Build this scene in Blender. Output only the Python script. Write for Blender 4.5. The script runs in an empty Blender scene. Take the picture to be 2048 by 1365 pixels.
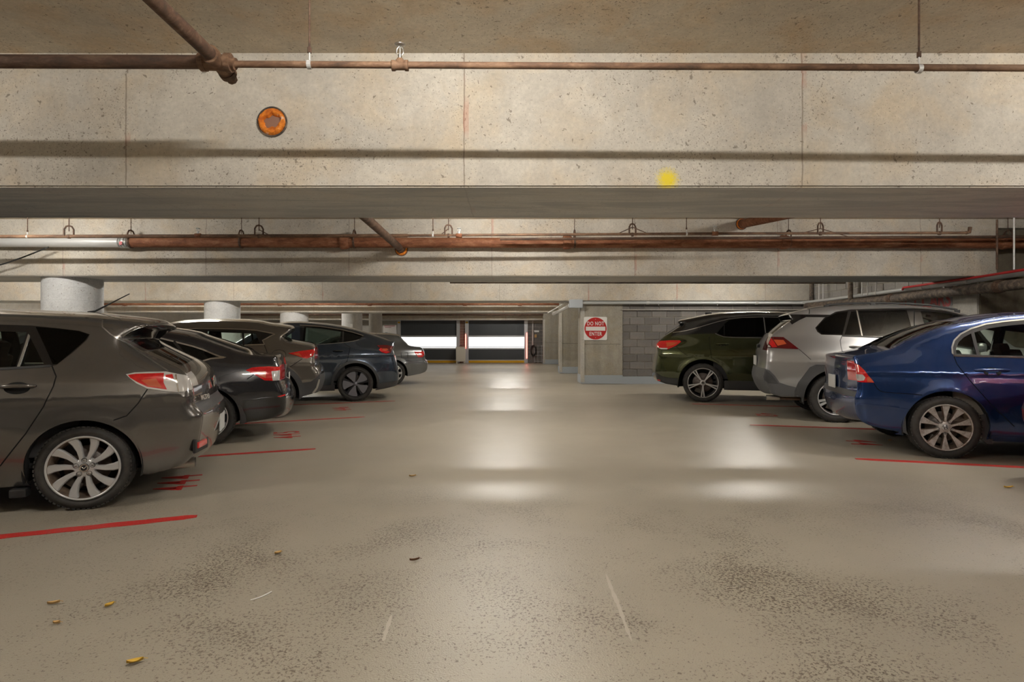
import bpy, bmesh, math, random
import numpy as np
from mathutils import Vector, Matrix
from mathutils.geometry import delaunay_2d_cdt

random.seed(7)
scn = bpy.context.scene
COL = scn.collection

# ------------------------------------------------------------------ camera, light, exposure
FPX, CAMH, CX, CY = 1160.0, 1.22, 1024.0, 683.0
cam_d = bpy.data.cameras.new('camera')
cam_d.sensor_width = 36.0
cam_d.lens = 36.0 * FPX / 2048.0
cam_d.clip_end = 200
cam = bpy.data.objects.new('camera', cam_d)
cam.location = (0, 0, CAMH)
cam.rotation_euler = (math.pi / 2, 0, 0)
COL.objects.link(cam)
scn.camera = cam

world = bpy.data.worlds.new('world')
scn.world = world
world.use_nodes = True
world.node_tree.nodes['Background'].inputs[0].default_value = (0.75, 0.82, 0.9, 1)
world.node_tree.nodes['Background'].inputs[1].default_value = 0.15

vs = scn.view_settings
vs.view_transform = 'Standard'
vs.look = 'None'
vs.gamma = 1.0
vs.use_curve_mapping = False
vs.exposure = 0.52
TUBE_POWER = 270.0

# ------------------------------------------------------------------ helpers: pixels -> places
def fl(px, py):
    """floor point under a photo pixel"""
    Y = FPX * CAMH / (py - CY)
    return ((px - CX) * Y / FPX, Y)

def atY(px, py, Y):
    """point at depth Y"""
    return Vector(((px - CX) * Y / FPX, Y, CAMH + (CY - py) * Y / FPX))

# ------------------------------------------------------------------ materials
MATS = {}
class NT:
    def __init__(self, name):
        m = bpy.data.materials.new(name)
        m.use_nodes = True
        self.m = m
        self.t = m.node_tree
        self.b = self.t.nodes['Principled BSDF']
        self.out = self.t.nodes['Material Output']
        MATS[name] = m
    def n(self, typ, **kw):
        nd = self.t.nodes.new(typ)
        for k, v in kw.items():
            if k.startswith('i_'):
                key = k[2:]
                nd.inputs[int(key) if key.isdigit() else key.replace('_', ' ')].default_value = v
            else:
                setattr(nd, k, v)
        return nd
    def l(self, a, b):
        self.t.links.new(a, b)
    def val(self, **kw):
        for k, v in kw.items():
            self.b.inputs[k.replace('_', ' ')].default_value = v
        return self
    def coord(self, kind='Object', scale=(1, 1, 1)):
        tc = self.n('ShaderNodeTexCoord')
        mp = self.n('ShaderNodeMapping')
        mp.inputs['Scale'].default_value = scale
        self.l(tc.outputs[kind], mp.inputs['Vector'])
        return mp.outputs[0]
    def noise(self, vec, scale, detail=4, rough=.6, dist=0):
        nd = self.n('ShaderNodeTexNoise')
        nd.inputs['Scale'].default_value = scale
        nd.inputs['Detail'].default_value = detail
        nd.inputs['Roughness'].default_value = rough
        nd.inputs['Distortion'].default_value = dist
        self.l(vec, nd.inputs['Vector'])
        return nd.outputs['Fac']
    def ramp(self, fac, stops):
        r = self.n('ShaderNodeValToRGB')
        el = r.color_ramp.elements
        while len(el) < len(stops):
            el.new(.5)
        for e, (p, c) in zip(el, stops):
            e.position = p
            e.color = c if len(c) == 4 else (*c, 1)
        self.l(fac, r.inputs[0])
        return r.outputs[0]
    def mix(self, fac, a, b, typ='MIX'):
        x = self.n('ShaderNodeMix', data_type='RGBA', blend_type=typ)
        for sock, v in ((x.inputs[0], fac), (x.inputs[6], a), (x.inputs[7], b)):
            if hasattr(v, 'is_linked') or hasattr(v, 'links'):
                self.l(v, sock)
            elif isinstance(v, (int, float)):
                sock.default_value = v
            else:
                sock.default_value = (*v, 1) if len(v) == 3 else v
        return x.outputs[2]
    def math(self, op, a, b=None, clamp=False):
        x = self.n('ShaderNodeMath', operation=op, use_clamp=clamp)
        for i, v in enumerate((a, b)):
            if v is None: continue
            if isinstance(v, (int, float)):
                x.inputs[i].default_value = v
            else:
                self.l(v, x.inputs[i])
        return x.outputs[0]
    def bump(self, h, strength=.3, dist=.01):
        b = self.n('ShaderNodeBump')
        b.inputs['Strength'].default_value = strength
        b.inputs['Distance'].default_value = dist
        self.l(h, b.inputs['Height'])
        self.l(b.outputs[0], self.b.inputs['Normal'])
    def color(self, c):
        if isinstance(c, tuple):
            self.b.inputs['Base Color'].default_value = (*c, 1)
        else:
            self.l(c, self.b.inputs['Base Color'])
        return self

G0, G1 = (0, 0, 0, 1), (1, 1, 1, 1)

def plain(name, col, rough=.5, metal=0, coat=0, **kw):
    t = NT(name)
    t.color(col).val(Roughness=rough, Metallic=metal)
    if coat:
        t.val(Coat_Weight=coat, Coat_Roughness=.03)
    for k, v in kw.items():
        t.b.inputs[k.replace('_', ' ')].default_value = v
    return t.m

def concrete(name, base, dark, warm, pits=1.0, joints=None, soffit_stain_tint=False, yellow=None, streak=(1, 1, 1)):
    t = NT(name)
    v = t.coord('Object')
    vst = t.coord('Object', streak)
    n1 = t.noise(vst, .9, 6, .62)
    c = t.mix(t.ramp(n1, [(.32, G0), (.68, G1)]), dark, base)
    n2 = t.noise(v, 2.3, 5, .6, .4)
    c = t.mix(t.math('MULTIPLY', t.ramp(n2, [(.46, G0), (.70, G1)]), .65), c, warm)
    n4 = t.noise(v, 5.5, 5, .7, .6)
    c = t.mix(.30, c, t.ramp(n4, [(.3, (.55, .54, .55)), (.62, G1)]), 'MULTIPLY')
    n3 = t.noise(v, 34, 5, .7)
    c = t.mix(.35, c, t.ramp(n3, [(.25, (.35, .35, .35)), (.75, G1)]), 'MULTIPLY')
    hgt = n3
    if pits:
        pm = t.noise(v, 1.7, 3, .5)
        p1 = t.noise(v, 85, 2, .5, .3)
        thr = t.math('MULTIPLY', t.ramp(pm, [(.35, G0), (.7, G1)]), .075 * pits)
        pit = t.math('GREATER_THAN', t.math('ADD', p1, thr), .69)
        p2 = t.noise(v, 30, 2, .5, .5)
        pit2 = t.math('GREATER_THAN', t.math('ADD', p2, thr), .718)
        pit = t.math('MAXIMUM', pit, pit2)
        c = t.mix(t.math('MULTIPLY', pit, .62), c, (.15, .115, .085))
        hgt = t.math('SUBTRACT', n3, t.math('MULTIPLY', pit, 1.5))
    if joints:
        sx = t.n('ShaderNodeSeparateXYZ')
        t.l(v, sx.inputs[0])
        off, per = joints
        wob = t.math('MULTIPLY', t.math('SUBTRACT', t.noise(v, 6, 2), .5), .02)
        u = t.math('ADD', t.math('ADD', sx.outputs[0], off + 100 * per), wob)
        md = t.math('MODULO', u, per)
        j = t.math('LESS_THAN', md, .011)
        c = t.mix(t.math('MULTIPLY', j, .6), c, (.22, .17, .13))
        # reddish chalk dust near some joints
        near = t.math('LESS_THAN', md, .04)
        rn = t.ramp(t.noise(v, 2.1, 3), [(.52, G0), (.62, G1)])
        c = t.mix(t.math('MULTIPLY', t.math('MULTIPLY', near, rn), .35), c, (.5, .16, .1))
    if soffit_stain_tint:
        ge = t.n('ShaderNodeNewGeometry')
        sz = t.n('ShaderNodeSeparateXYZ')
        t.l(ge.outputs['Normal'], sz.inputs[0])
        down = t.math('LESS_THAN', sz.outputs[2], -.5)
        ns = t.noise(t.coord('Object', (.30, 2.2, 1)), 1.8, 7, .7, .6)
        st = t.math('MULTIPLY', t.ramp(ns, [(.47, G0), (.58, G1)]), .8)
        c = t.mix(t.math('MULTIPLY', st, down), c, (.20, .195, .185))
        c = t.mix(t.math('MULTIPLY', down, .55), c, (.58, .60, .62))  # undersides cooled in colour against warm light bounced off the floor
    if yellow:
        sx2 = t.n('ShaderNodeVectorMath', operation='DISTANCE')
        t.l(v, sx2.inputs[0])
        sx2.inputs[1].default_value = yellow
        dd = t.math('ADD', sx2.outputs['Value'], t.math('MULTIPLY', t.math('SUBTRACT', t.noise(v, 70, 3), .5), .10))
        c = t.mix(t.ramp(dd, [(.035, (.95,) * 3), (.10, G0)]), c, (.85, .68, .03))
    t.color(c)
    t.val(Roughness=.85)
    t.b.inputs['Specular IOR Level'].default_value = .25
    t.bump(hgt, .35, .004)
    return t.m

def rust(name, a, b, c3, rough=.75):
    t = NT(name)
    v = t.coord('Object', (1, 1, 1))
    n1 = t.noise(t.coord('Object', (.7, 2.5, 2.5)), 5.0, 8, .72, .4)
    c = t.ramp(n1, [(.36, a), (.5, b), (.64, c3)])
    n2 = t.noise(v, 40, 4, .6)
    c = t.mix(.3, c, t.ramp(n2, [(.3, (.3, .3, .3)), (.7, G1)]), 'MULTIPLY')
    t.color(c).val(Roughness=rough)
    t.bump(n2, .3, .003)
    return t.m

def paint(name, col, metal=.55, rough=.32, flake=.25):
    t = NT(name)
    v = t.coord('Object')
    n = t.noise(v, 1400, 1, .5)
    d = tuple(x * (1 - flake) for x in col)
    h = tuple(min(1, x * (1 + flake)) for x in col)
    c = t.mix(n, d, h)
    dust = t.ramp(t.noise(v, 5, 5, .7), [(.45, G0), (.8, G1)])
    c = t.mix(t.math('MULTIPLY', dust, .06), c, (.45, .42, .38))
    t.color(c).val(Metallic=metal, Roughness=rough, Coat_Weight=1.0, Coat_Roughness=.035)
    return t.m

def glass(name, tint, refl=1.0):
    t = NT(name)
    t.t.nodes.remove(t.b)
    tr = t.n('ShaderNodeBsdfTransparent')
    tr.inputs[0].default_value = (*tint, 1)
    gl = t.n('ShaderNodeBsdfGlossy')
    gl.inputs['Roughness'].default_value = .01
    fr = t.n('ShaderNodeFresnel')
    fr.inputs[0].default_value = 1.5
    mx = t.n('ShaderNodeMixShader')
    t.l(t.math('MULTIPLY', fr.outputs[0], refl), mx.inputs[0])
    t.l(tr.outputs[0], mx.inputs[1])
    t.l(gl.outputs[0], mx.inputs[2])
    t.l(mx.outputs[0], t.out.inputs[0])
    return t.m

def emis(name, col, s):
    t = NT(name)
    t.val(Roughness=.6)
    t.color(tuple(min(1, x) for x in col))
    t.b.inputs['Emission Color'].default_value = (*col, 1)
    t.b.inputs['Emission Strength'].default_value = s
    return t.m

def build_materials():
    concrete('beam_concrete', (.75, .70, .61), (.56, .52, .455), (.68, .56, .40), 1.0, (0.357, 2.49), True)
    concrete('beam_concrete_marked', (.75, .70, .61), (.56, .52, .455), (.68, .56, .40), 1.0, (0.357, 2.49), True,
             (1.145, 4.27, 2.41))
    concrete('slab_concrete', (.76, .68, .55), (.60, .54, .45), (.68, .50, .31), .7, None, False, None, (.5, 1.4, 1))
    concrete('pillar_concrete', (.46, .43, .37), (.33, .31, .26), (.42, .36, .26), .5, None, False, None, (4, 4, .5))
    concrete('shaded_brown_concrete', (.25, .21, .15), (.14, .12, .09), (.30, .26, .2), .4, None, False, None, (4, 4, .35))
    concrete('pale_concrete', (.62, .60, .54), (.48, .46, .42), (.55, .5, .42), .4, None, False, None, (4, 4, .5))
    concrete('white_column_paint', (.84, .85, .85), (.78, .79, .79), (.82, .81, .78), .45)
    concrete('white_wall', (.70, .68, .63), (.58, .56, .52), (.62, .56, .48), .5)
    concrete('mortar', (.66, .62, .54), (.54, .50, .43), (.60, .54, .44), 0)
    for i, k in enumerate((.78, .68, .88)):
        concrete('block_grey_%d' % i, (.30 * k, .285 * k, .27 * k), (.235 * k, .22 * k, .21 * k), (.30 * k, .26 * k, .22 * k), .35)
    concrete('block_pale', (.42, .40, .38), (.36, .35, .33), (.42, .4, .36), .3)
    concrete('block_painted', (.47, .46, .47), (.40, .39, .40), (.42, .4, .38), .3)
    concrete('brick_red', (.34, .22, .18), (.24, .16, .13), (.36, .24, .18), .2)
    plain('plinth_paint', (.36, .40, .44), .5)
    rust('rust_dark', (.055, .036, .026), (.11, .058, .036), (.19, .12, .08))
    rust('rust_orange', (.14, .045, .018), (.25, .09, .038), (.36, .17, .09))
    rust('rust_tan', (.075, .045, .03), (.16, .085, .048), (.27, .16, .095))
    rust('rust_black', (.05, .045, .04), (.13, .10, .08), (.26, .20, .15))
    plain('galvanised', (.60, .62, .63), .38, .35)
    plain('galvanised_light', (.66, .66, .65), .45, .3)
    plain('red_conduit', (.55, .02, .025), .4)
    plain('steel_dark', (.10, .085, .07), .6, .5)
    plain('wire_black', (.02, .02, .02), .6)
    plain('box_grey', (.46, .50, .54), .5)
    # foam
    t = NT('orange_foam')
    v = t.coord('Object')
    n = t.noise(v, 18, 4, .6)
    t.color(t.ramp(n, [(.35, (.55, .12, .01)), (.55, (.85, .27, .02)), (.72, (.75, .6, .5))])).val(Roughness=.8)
    t.bump(n, .8, .02)
    plain('foam_hole', (.30, .17, .12), .9)
    # floor
    t = NT('floor_coating')
    v = t.coord('Object')
    n1 = t.noise(v, .35, 5, .6)
    c = t.mix(t.ramp(n1, [(.35, G0), (.65, G1)]), (.33, .296, .238), (.40, .36, .288))
    n2 = t.noise(v, 1.6, 5, .65)
    c = t.mix(t.math('MULTIPLY', t.ramp(n2, [(.5, G0), (.75, G1)]), .3), c, (.42, .37, .295))
    msk = t.ramp(t.noise(v, 1.1, 4, .6, .5), [(.40, G0), (.66, G1)])
    sp = t.noise(v, 74, 4, .66, .6)
    spk = t.math('GREATER_THAN', t.math('ADD', sp, t.math('MULTIPLY', msk, .14)), .645)
    sy = t.n('ShaderNodeSeparateXYZ')
    t.l(v, sy.inputs[0])
    edge = t.math('ADD', sy.outputs[1], t.math('MULTIPLY', t.noise(v, .7, 3), 1.6))
    mr = t.n('ShaderNodeMapRange')
    t.l(edge, mr.inputs[0])
    for i_, q_ in ((1, 4.6), (2, 6.0), (3, 1.0), (4, 0.0)): mr.inputs[i_].default_value = q_
    spk = t.math('MULTIPLY', spk, mr.outputs[0])
    c = t.mix(t.math('MULTIPLY', spk, .85), c, (.12, .092, .068))
    sp2 = t.noise(v, 260, 2, .6)
    c = t.mix(t.math('MULTIPLY', mr.outputs[0], .25), c, t.ramp(sp2, [(.35, (.55, .53, .5)), (.6, G1)]), 'MULTIPLY')
    t.color(c)
    rr = t.ramp(t.noise(v, .8, 4, .6), [(.3, (.295,) * 3), (.7, (.40,) * 3)])
    t.l(rr, t.b.inputs['Roughness'])
    t.b.inputs['Specular IOR Level'].default_value = .45
    grit = t.math('ADD', t.math('MULTIPLY', mr.outputs[0], .85), .15)
    h = t.math('ADD', t.math('MULTIPLY', t.noise(v, 125, 2, .5), grit), t.math('MULTIPLY', spk, -.25))
    t.bump(h, .32, .006)
    # worn red road paint
    t = NT('red_floor_paint')
    v = t.coord('Object')
    n = t.noise(v, 120, 3, .6)
    t.color(t.mix(t.ramp(n, [(.60, G0), (.68, G1)]), (.50, .022, .018), (.38, .27, .22))).val(Roughness=.45)
    plain('scuff_paint', (.45, .41, .345), .5)
    plain('sign_red', (.50, .02, .02), .4)
    plain('sign_white', (.80, .80, .78), .4)
    plain('text_red_faded', (.50, .14, .15), .8)
    plain('text_blue', (.08, .22, .50), .6)
    plain('board_cream', (.72, .68, .60), .5)
    plain('door_charcoal', (.055, .062, .072), .5)
    plain('door_aluminium', (.55, .57, .60), .4, .3)
    plain('door_yellow', (.75, .42, .01), .5)
    t = NT('door_vinyl')
    v = t.coord('Object', (.4, 1, 9))
    n = t.noise(v, 1.6, 3, .5)
    t.color((.9, .9, .9)).val(Roughness=.5)
    t.l(t.ramp(n, [(.35, (.80, .84, .87)), (.6, (1, 1, .98))]), t.b.inputs['Emission Color'])
    t.b.inputs['Emission Strength'].default_value = .72  # daylight through the vinyl put in as emission
    emis('led_red', (1, .16, .12), 5.0)
    plain('poster_white', (.92, .88, .84), .6)
    plain('fixture_white', (.75, .75, .73), .5)
    emis('tube_light', (1.0, .955, .88), TUBE_POWER)
    plain('leaf_yellow', (.72, .45, .05), .6)
    plain('leaf_tan', (.60, .38, .14), .6)
    plain('leaf_brown', (.16, .07, .03), .7)
    plain('string_white', (.80, .80, .78), .6)
    # cars
    paint('paint_grey', (.165, .155, .147), .8, .25)
    paint('paint_black', (.012, .012, .016), .3, .25, .1)
    paint('paint_bronze', (.20, .183, .166), .8, .25)
    paint('paint_midnight', (.042, .058, .085), .7, .24)
    paint('paint_steel', (.16, .17, .18), .75, .26)
    paint('paint_blue', (.008, .038, .15), .65, .24)
    paint('paint_silver', (.40, .40, .405), .7, .34)
    paint('paint_green', (.060, .068, .024), .75, .22)
    paint('paint_red', (.32, .008, .02), .4, .3)
    plain('gloss_black', (.008, .008, .009), .12, 0, .6)
    plain('trim_black', (.02, .02, .021), .55)
    plain('cladding', (.052, .053, .056), .55)
    plain('cladding_grey', (.10, .102, .106), .5)
    plain('gap_black', (.004, .004, .004), .9)
    plain('chrome', (.70, .69, .67), .12, 1)
    plain('chrome_dull', (.50, .49, .47), .3, 1)
    t = NT('lens_red')
    v = t.coord('Object', (1, 1, 1))
    n = t.noise(v, 45, 2, .5)
    t.color(t.mix(n, (.38, .004, .006), (.78, .02, .02))).val(Roughness=.08, Coat_Weight=1)
    t.b.inputs['Emission Color'].default_value = (.8, .01, .01, 1)
    t.b.inputs['Emission Strength'].default_value = 0.0
    plain('lens_dark_red', (.10, .004, .006), .08, 0, 1)
    plain('lens_amber_red', (.55, .09, .03), .15, 0, 1)
    plain('lens_clear', (.66, .64, .62), .12, .25, 1)
    plain('reflector_red', (.65, .02, .02), .2, 0, 1)
    glass('glass_clear', (.80, .88, .83), 1.0)
    glass('glass_tint', (.33, .40, .37), 1.1)
    glass('glass_privacy', (.015, .016, .017), .8)
    plain('interior_dark', (.03, .03, .032), .8)
    plain('interior_beige', (.28, .25, .21), .85)
    plain('seat_dark', (.035, .035, .037), .75)
    t = NT('tyre_rubber')
    v = t.coord('Object')
    n = t.noise(v, 14, 4, .6)
    t.color(t.ramp(n, [(.3, (.018, .017, .016)), (.75, (.045, .041, .037))])).val(Roughness=.7)
    plain('rim_silver', (.62, .62, .62), .32, .4)
    plain('rim_machined', (.68, .68, .68), .25, .45)
    plain('rim_dark', (.025, .026, .03), .35, .3)
    plain('rim_aero', (.20, .20, .225), .4, .5)
    t = NT('rim_dirty')
    v = t.coord('Object')
    n = t.noise(v, 22, 5, .65)
    t.color(t.ramp(n, [(.3, (.30, .25, .21)), (.6, (.60, .58, .56))])).val(Roughness=.42, Metallic=.5)
    rust('rim_barrel_dirty', (.07, .05, .04), (.17, .12, .085), (.26, .2, .15), .6)
    plain('rim_barrel', (.13, .12, .115), .5, .5)
    rust('brake_disc', (.10, .07, .055), (.18, .14, .12), (.3, .27, .25), .5)
    plain('nut_metal', (.42, .40, .38), .3, .9)
    plain('liner', (.012, .012, .012), .95)
    plain('plate_white', (.62, .63, .62), .5)
    plain('exhaust_steel', (.50, .47, .43), .3, .9)
build_materials()
M = MATS

# ------------------------------------------------------------------ helpers: objects
def link(o, parent=None):
    COL.objects.link(o)
    if parent is not None:
        o.parent = parent
    return o

def tag(o, label=None, cat=None, group=None, kind=None):
    if label: o['label'] = label
    if cat: o['category'] = cat
    if group: o['group'] = group
    if kind: o['kind'] = kind
    return o

def empty(name, loc=(0, 0, 0), rz=0):
    o = bpy.data.objects.new(name, None)
    o.empty_display_size = .1
    o.location = loc
    o.rotation_euler = (0, 0, rz)
    COL.objects.link(o)
    return o

def mesh_obj(name, verts, faces, mat, parent=None, smooth=False, mats=None, fm=None, normals=None):
    me = bpy.data.meshes.new(name)
    me.from_pydata([tuple(v) for v in verts], [], [tuple(f) for f in faces])
    for m in (mats or [mat]):
        me.materials.append(M[m])
    if fm is not None:
        me.polygons.foreach_set('material_index', np.array(fm, dtype=np.int32))
    if smooth or normals is not None:
        me.polygons.foreach_set('use_smooth', [True] * len(me.polygons))
    me.update()
    if normals is not None:
        me.normals_split_custom_set_from_vertices([tuple(n) for n in normals])
    return link(bpy.data.objects.new(name, me), parent)

class MB:
    """collects simple shapes, then links them as one mesh object"""
    def __init__(self):
        self.v, self.f, self.s = [], [], []
    def add(self, vs, fs, sm=False):
        b = len(self.v)
        self.v += [tuple(x) for x in vs]
        self.f += [tuple(i + b for i in f) for f in fs]
        self.s += [sm] * len(fs)
        return self
    def box(self, c, s, bev=0, rot=None):
        x, y, z = (a / 2 for a in s)
        if bev <= 0:
            vs = [(sx * x, sy * y, sz * z) for sz in (-1, 1) for sy in (-1, 1) for sx in (-1, 1)]
            fs = [(0, 2, 3, 1), (4, 5, 7, 6), (0, 1, 5, 4), (2, 6, 7, 3), (0, 4, 6, 2), (1, 3, 7, 5)]
        else:
            bm = bmesh.new()
            bmesh.ops.create_cube(bm, size=1)
            bmesh.ops.scale(bm, vec=s, verts=bm.verts)
            bmesh.ops.bevel(bm, geom=list(bm.edges), offset=bev, segments=2, affect='EDGES', profile=.6)
            bm.verts.index_update()
            vs = [v.co.copy() for v in bm.verts]
            fs = [[v.index for v in f.verts] for f in bm.faces]
            bm.free()
        if rot is not None:
            vs = [rot @ Vector(v) for v in vs]
        vs = [(v[0] + c[0], v[1] + c[1], v[2] + c[2]) for v in vs]
        return self.add(vs, fs)
    def tube(self, pts, r, seg=12, caps=True):
        pts = [Vector(p) for p in pts]
        rs = r if isinstance(r, (list, tuple)) else [r] * len(pts)
        n = len(pts)
        vs, fs = [], []
        up = None
        for i, p in enumerate(pts):
            d = (pts[min(i + 1, n - 1)] - pts[max(i - 1, 0)])
            if d.length < 1e-9: d = Vector((0, 0, 1))
            d.normalize()
            if up is None:
                up = Vector((0, 0, 1)) if abs(d.z) < .9 else Vector((1, 0, 0))
            a = (up - d * up.dot(d)).normalized()
            up = a
            b = d.cross(a)
            for k in range(seg):
                t = 2 * math.pi * k / seg
                vs.append(p + (a * math.cos(t) + b * math.sin(t)) * rs[i])
        for i in range(n - 1):
            for k in range(seg):
                k2 = (k + 1) % seg
                fs.append((i * seg + k, i * seg + k2, (i + 1) * seg + k2, (i + 1) * seg + k))
        self.add(vs, fs, True)
        if caps:
            b0 = len(self.v)
            self.v += [tuple(v) for v in vs[:seg]] + [tuple(v) for v in vs[-seg:]]
            self.f += [tuple(b0 + k for k in range(seg))[::-1], tuple(b0 + seg + k for k in range(seg))]
            self.s += [False, False]
        return self
    def lathe(self, prof, c=(0, 0, 0), axis='y', seg=48, sm=True, closed=False):
        vs, fs = [], []
        for (r, h) in prof:
            for k in range(seg):
                t = 2 * math.pi * k / seg
                u, w = r * math.cos(t), r * math.sin(t)
                p = (u, h, w) if axis == 'y' else ((u, w, h) if axis == 'z' else (h, u, w))
                vs.append((p[0] + c[0], p[1] + c[1], p[2] + c[2]))
        n = len(prof)
        rng = range(n if closed else n - 1)
        for i in rng:
            j = (i + 1) % n
            for k in range(seg):
                k2 = (k + 1) % seg
                fs.append((i * seg + k, i * seg + k2, j * seg + k2, j * seg + k))
        return self.add(vs, fs, sm)
    def prism(self, poly, h0, h1, axis='y'):
        n = len(poly)
        def P(a, b, h):
            return (a, h, b) if axis == 'y' else ((a, b, h) if axis == 'z' else (h, a, b))
        vs = [P(a, b, h0) for a, b in poly] + [P(a, b, h1) for a, b in poly]
        fs = [tuple(range(n))[::-1], tuple(range(n, 2 * n))]
        fs += [(i, (i + 1) % n, n + (i + 1) % n, n + i) for i in range(n)]
        return self.add(vs, fs)
    def build(self, name, mat, parent=None, fix=True):
        me = bpy.data.meshes.new(name)
        me.from_pydata(self.v, [], self.f)
        me.materials.append(M[mat])
        me.polygons.foreach_set('use_smooth', self.s)
        me.update()
        if fix:
            bm = bmesh.new(); bm.from_mesh(me)
            bmesh.ops.recalc_face_normals(bm, faces=bm.faces)
            bm.to_mesh(me); bm.free()
        return link(bpy.data.objects.new(name, me), parent)

def copy_tree(o, parent=None):
    c = o.copy()
    COL.objects.link(c)
    c.parent = parent
    for ch in list(o.children):
        copy_tree(ch, c)
    return c

def text_mesh(name, txt, size, mat, extrude=.002, bold=0.0, parent=None, align='CENTER', sx=1.0, space=1.0):
    cu = bpy.data.curves.new(name, 'FONT')
    cu.body = txt
    cu.size = size
    cu.extrude = extrude
    cu.offset = bold
    cu.align_x = align
    cu.align_y = 'CENTER'
    cu.space_character = space
    cu.resolution_u = 4
    o = bpy.data.objects.new(name, cu)
    COL.objects.link(o)
    dg = bpy.context.evaluated_depsgraph_get()
    me = bpy.data.meshes.new_from_object(o.evaluated_get(dg))
    bpy.data.objects.remove(o)
    bpy.data.curves.remove(cu)
    me.name = name
    for v in me.vertices:
        v.co.x *= sx
    me.materials.clear()
    me.materials.append(M[mat])
    return link(bpy.data.objects.new(name, me), parent)

# ------------------------------------------------------------------ the garage shell
SOFF, CEIL = 2.354, 3.348
XL, XR, YN, YF = -16.0, 13.0, -5.2, 32.5
BEAMY = [-1.6, 4.27, 10.1, 16.3, 22.9, 31.3]
BW = 1.075

def struct(name, mb, mat, parent=None):
    o = mb.build(name, mat, parent)
    if parent is None:
        o['kind'] = 'structure'
    return o

struct('floor', MB().box(((XL + XR) / 2, (YN + YF) / 2, -.1), (XR - XL, YF - YN, .2)), 'floor_coating')
struct('ceiling', MB().box(((XL + XR) / 2, (YN + YF) / 2, CEIL + .1), (XR - XL, YF - YN, .2)), 'slab_concrete')
struct('wall_left', MB().box((XL - .1, (YN + YF) / 2, 1.7), (.2, YF - YN, 3.4)), 'white_wall')
struct('wall_right', MB().box((XR + .1, 3.0, 1.7), (.2, 17, 3.4)), 'pillar_concrete')
struct('wall_front', MB().box(((XL + XR) / 2, YN - .1, 1.7), (XR - XL, .2, 3.4)), 'white_wall')
struct('wall_back', MB().box(((XL + 2.6) / 2, YF + .1, 1.7), (2.6 - XL, .2, 3.4)), 'white_wall')
struct('wall_right_far', MB().box((2.7, 25.0, 1.7), (.2, 15.2, 3.4)), 'pillar_concrete')

for i, y in enumerate(BEAMY):
    mb = MB()
    mb.box(((XL + XR) / 2 if i != 2 else (XL + 8.44) / 2, y + BW / 2, (SOFF + .012 + 3.193) / 2),
           ((XR if i != 2 else 8.44) - XL, BW, 3.193 - SOFF - .012))
    mb.box(((XL + XR) / 2, y + BW / 2, (3.193 + CEIL) / 2 + .01), (XR - XL, BW - .03, CEIL - 3.193 + .02))
    # small chamfer at the lower edges
    mb.box(((XL + XR) / 2 if i != 2 else (XL + 8.44) / 2, y + BW / 2, SOFF + .006), ((XR if i != 2 else 8.44) - XL, BW - .03, .012))
    o = struct('ceiling_beam', mb, 'beam_concrete_marked' if i == 1 else 'beam_concrete')
# darker end of second beam line, recess shade put into its colour
struct('ceiling_beam', MB().box((10.72, 10.1 + BW / 2 + .1, (SOFF + 3.193) / 2), (4.55, BW - .1, 3.193 - SOFF)), 'shaded_brown_concrete')

# round white columns along the left row
for px0, px1, bi in ((81, 208, 2), (408, 481, 3), (560, 617, 4)):
    Yc = BEAMY[bi] + BW / 2
    a0, a1 = math.atan((px0 - CX) / FPX), math.atan((px1 - CX) / FPX)
    X = Yc * math.tan((a0 + a1) / 2)
    r = Yc / math.cos((a0 + a1) / 2) * math.sin((a1 - a0) / 2)
    mb = MB().lathe([(r, 0), (r, SOFF + .002)], (X, Yc, 0), 'z', 72)
    o = struct('column', mb, 'white_column_paint')
    for zz in (.75, 1.35, 1.95, 2.18):
        MB().lathe([(r, -.005), (r + .0035, -.003), (r + .0035, .003), (r, .005)], (X, Yc, zz), 'z', 72).build('form_ring', 'white_column_paint', o)
# two columns at the far end
for px0, px1, Yc, mt in ((684, 724, 29.0, 'white_column_paint'), (738, 764, 30.6, 'pale_concrete')):
    X = ((px0 + px1) / 2 - CX) * Yc / FPX
    r = (px1 - px0) / 2 * Yc / FPX
    struct('column', MB().lathe([(r, 0), (r, CEIL)], (X, Yc, 0), 'z', 40), mt)
tag(MB().box((atY(700, 651, 28.2).x, 28.485, 1.22 + 31 * 28.2 / FPX), (.13, .05, .17), .01).build('junction_box', 'fixture_white'),
    'small white junction box on far white round column', 'junction box')

# concrete pillars on the right
def pillar(x0, x1, y0, y1, mat='pillar_concrete', guard=True):
    root = empty('pillar', ((x0 + x1) / 2, (y0 + y1) / 2, 0))
    root['kind'] = 'structure'
    cx, cy = (x0 + x1) / 2, (y0 + y1) / 2
    MB().box((0, 0, 1.71), (x1 - x0, y1 - y0, 3.38 - .06)).build('shaft', mat, root)
    MB().box((0, -(y1 - y0) / 2 - .004, .13), (x1 - x0 + .01, .02, .24)).build('painted_plinth', 'plinth_paint', root)
    MB().box((-(x1 - x0) / 2 - .004, 0, .13), (.02, y1 - y0 + .01, .24)).build('painted_plinth', 'plinth_paint', root)
    MB().box((0, 0, .03), (x1 - x0 - .02, y1 - y0 - .02, .06)).build('footing', mat, root)
    if guard:
        mb = MB()
        mb.box((-(x1 - x0) / 2 + .035, -(y1 - y0) / 2 - .016, 1.2), (.10, .012, 2.3))
        mb.box((-(x1 - x0) / 2 - .016, -(y1 - y0) / 2 + .035, 1.2), (.012, .10, 2.3))
        mb.build('corner_guard', 'pale_concrete', root)
    MB().box((0, -(y1 - y0) / 2 - .001, 1.13), (x1 - x0 - .1, .004, .008)).build('pour_joint', 'gap_black', root)
    return root
PY = FPX * CAMH / (769 - CY)
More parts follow.
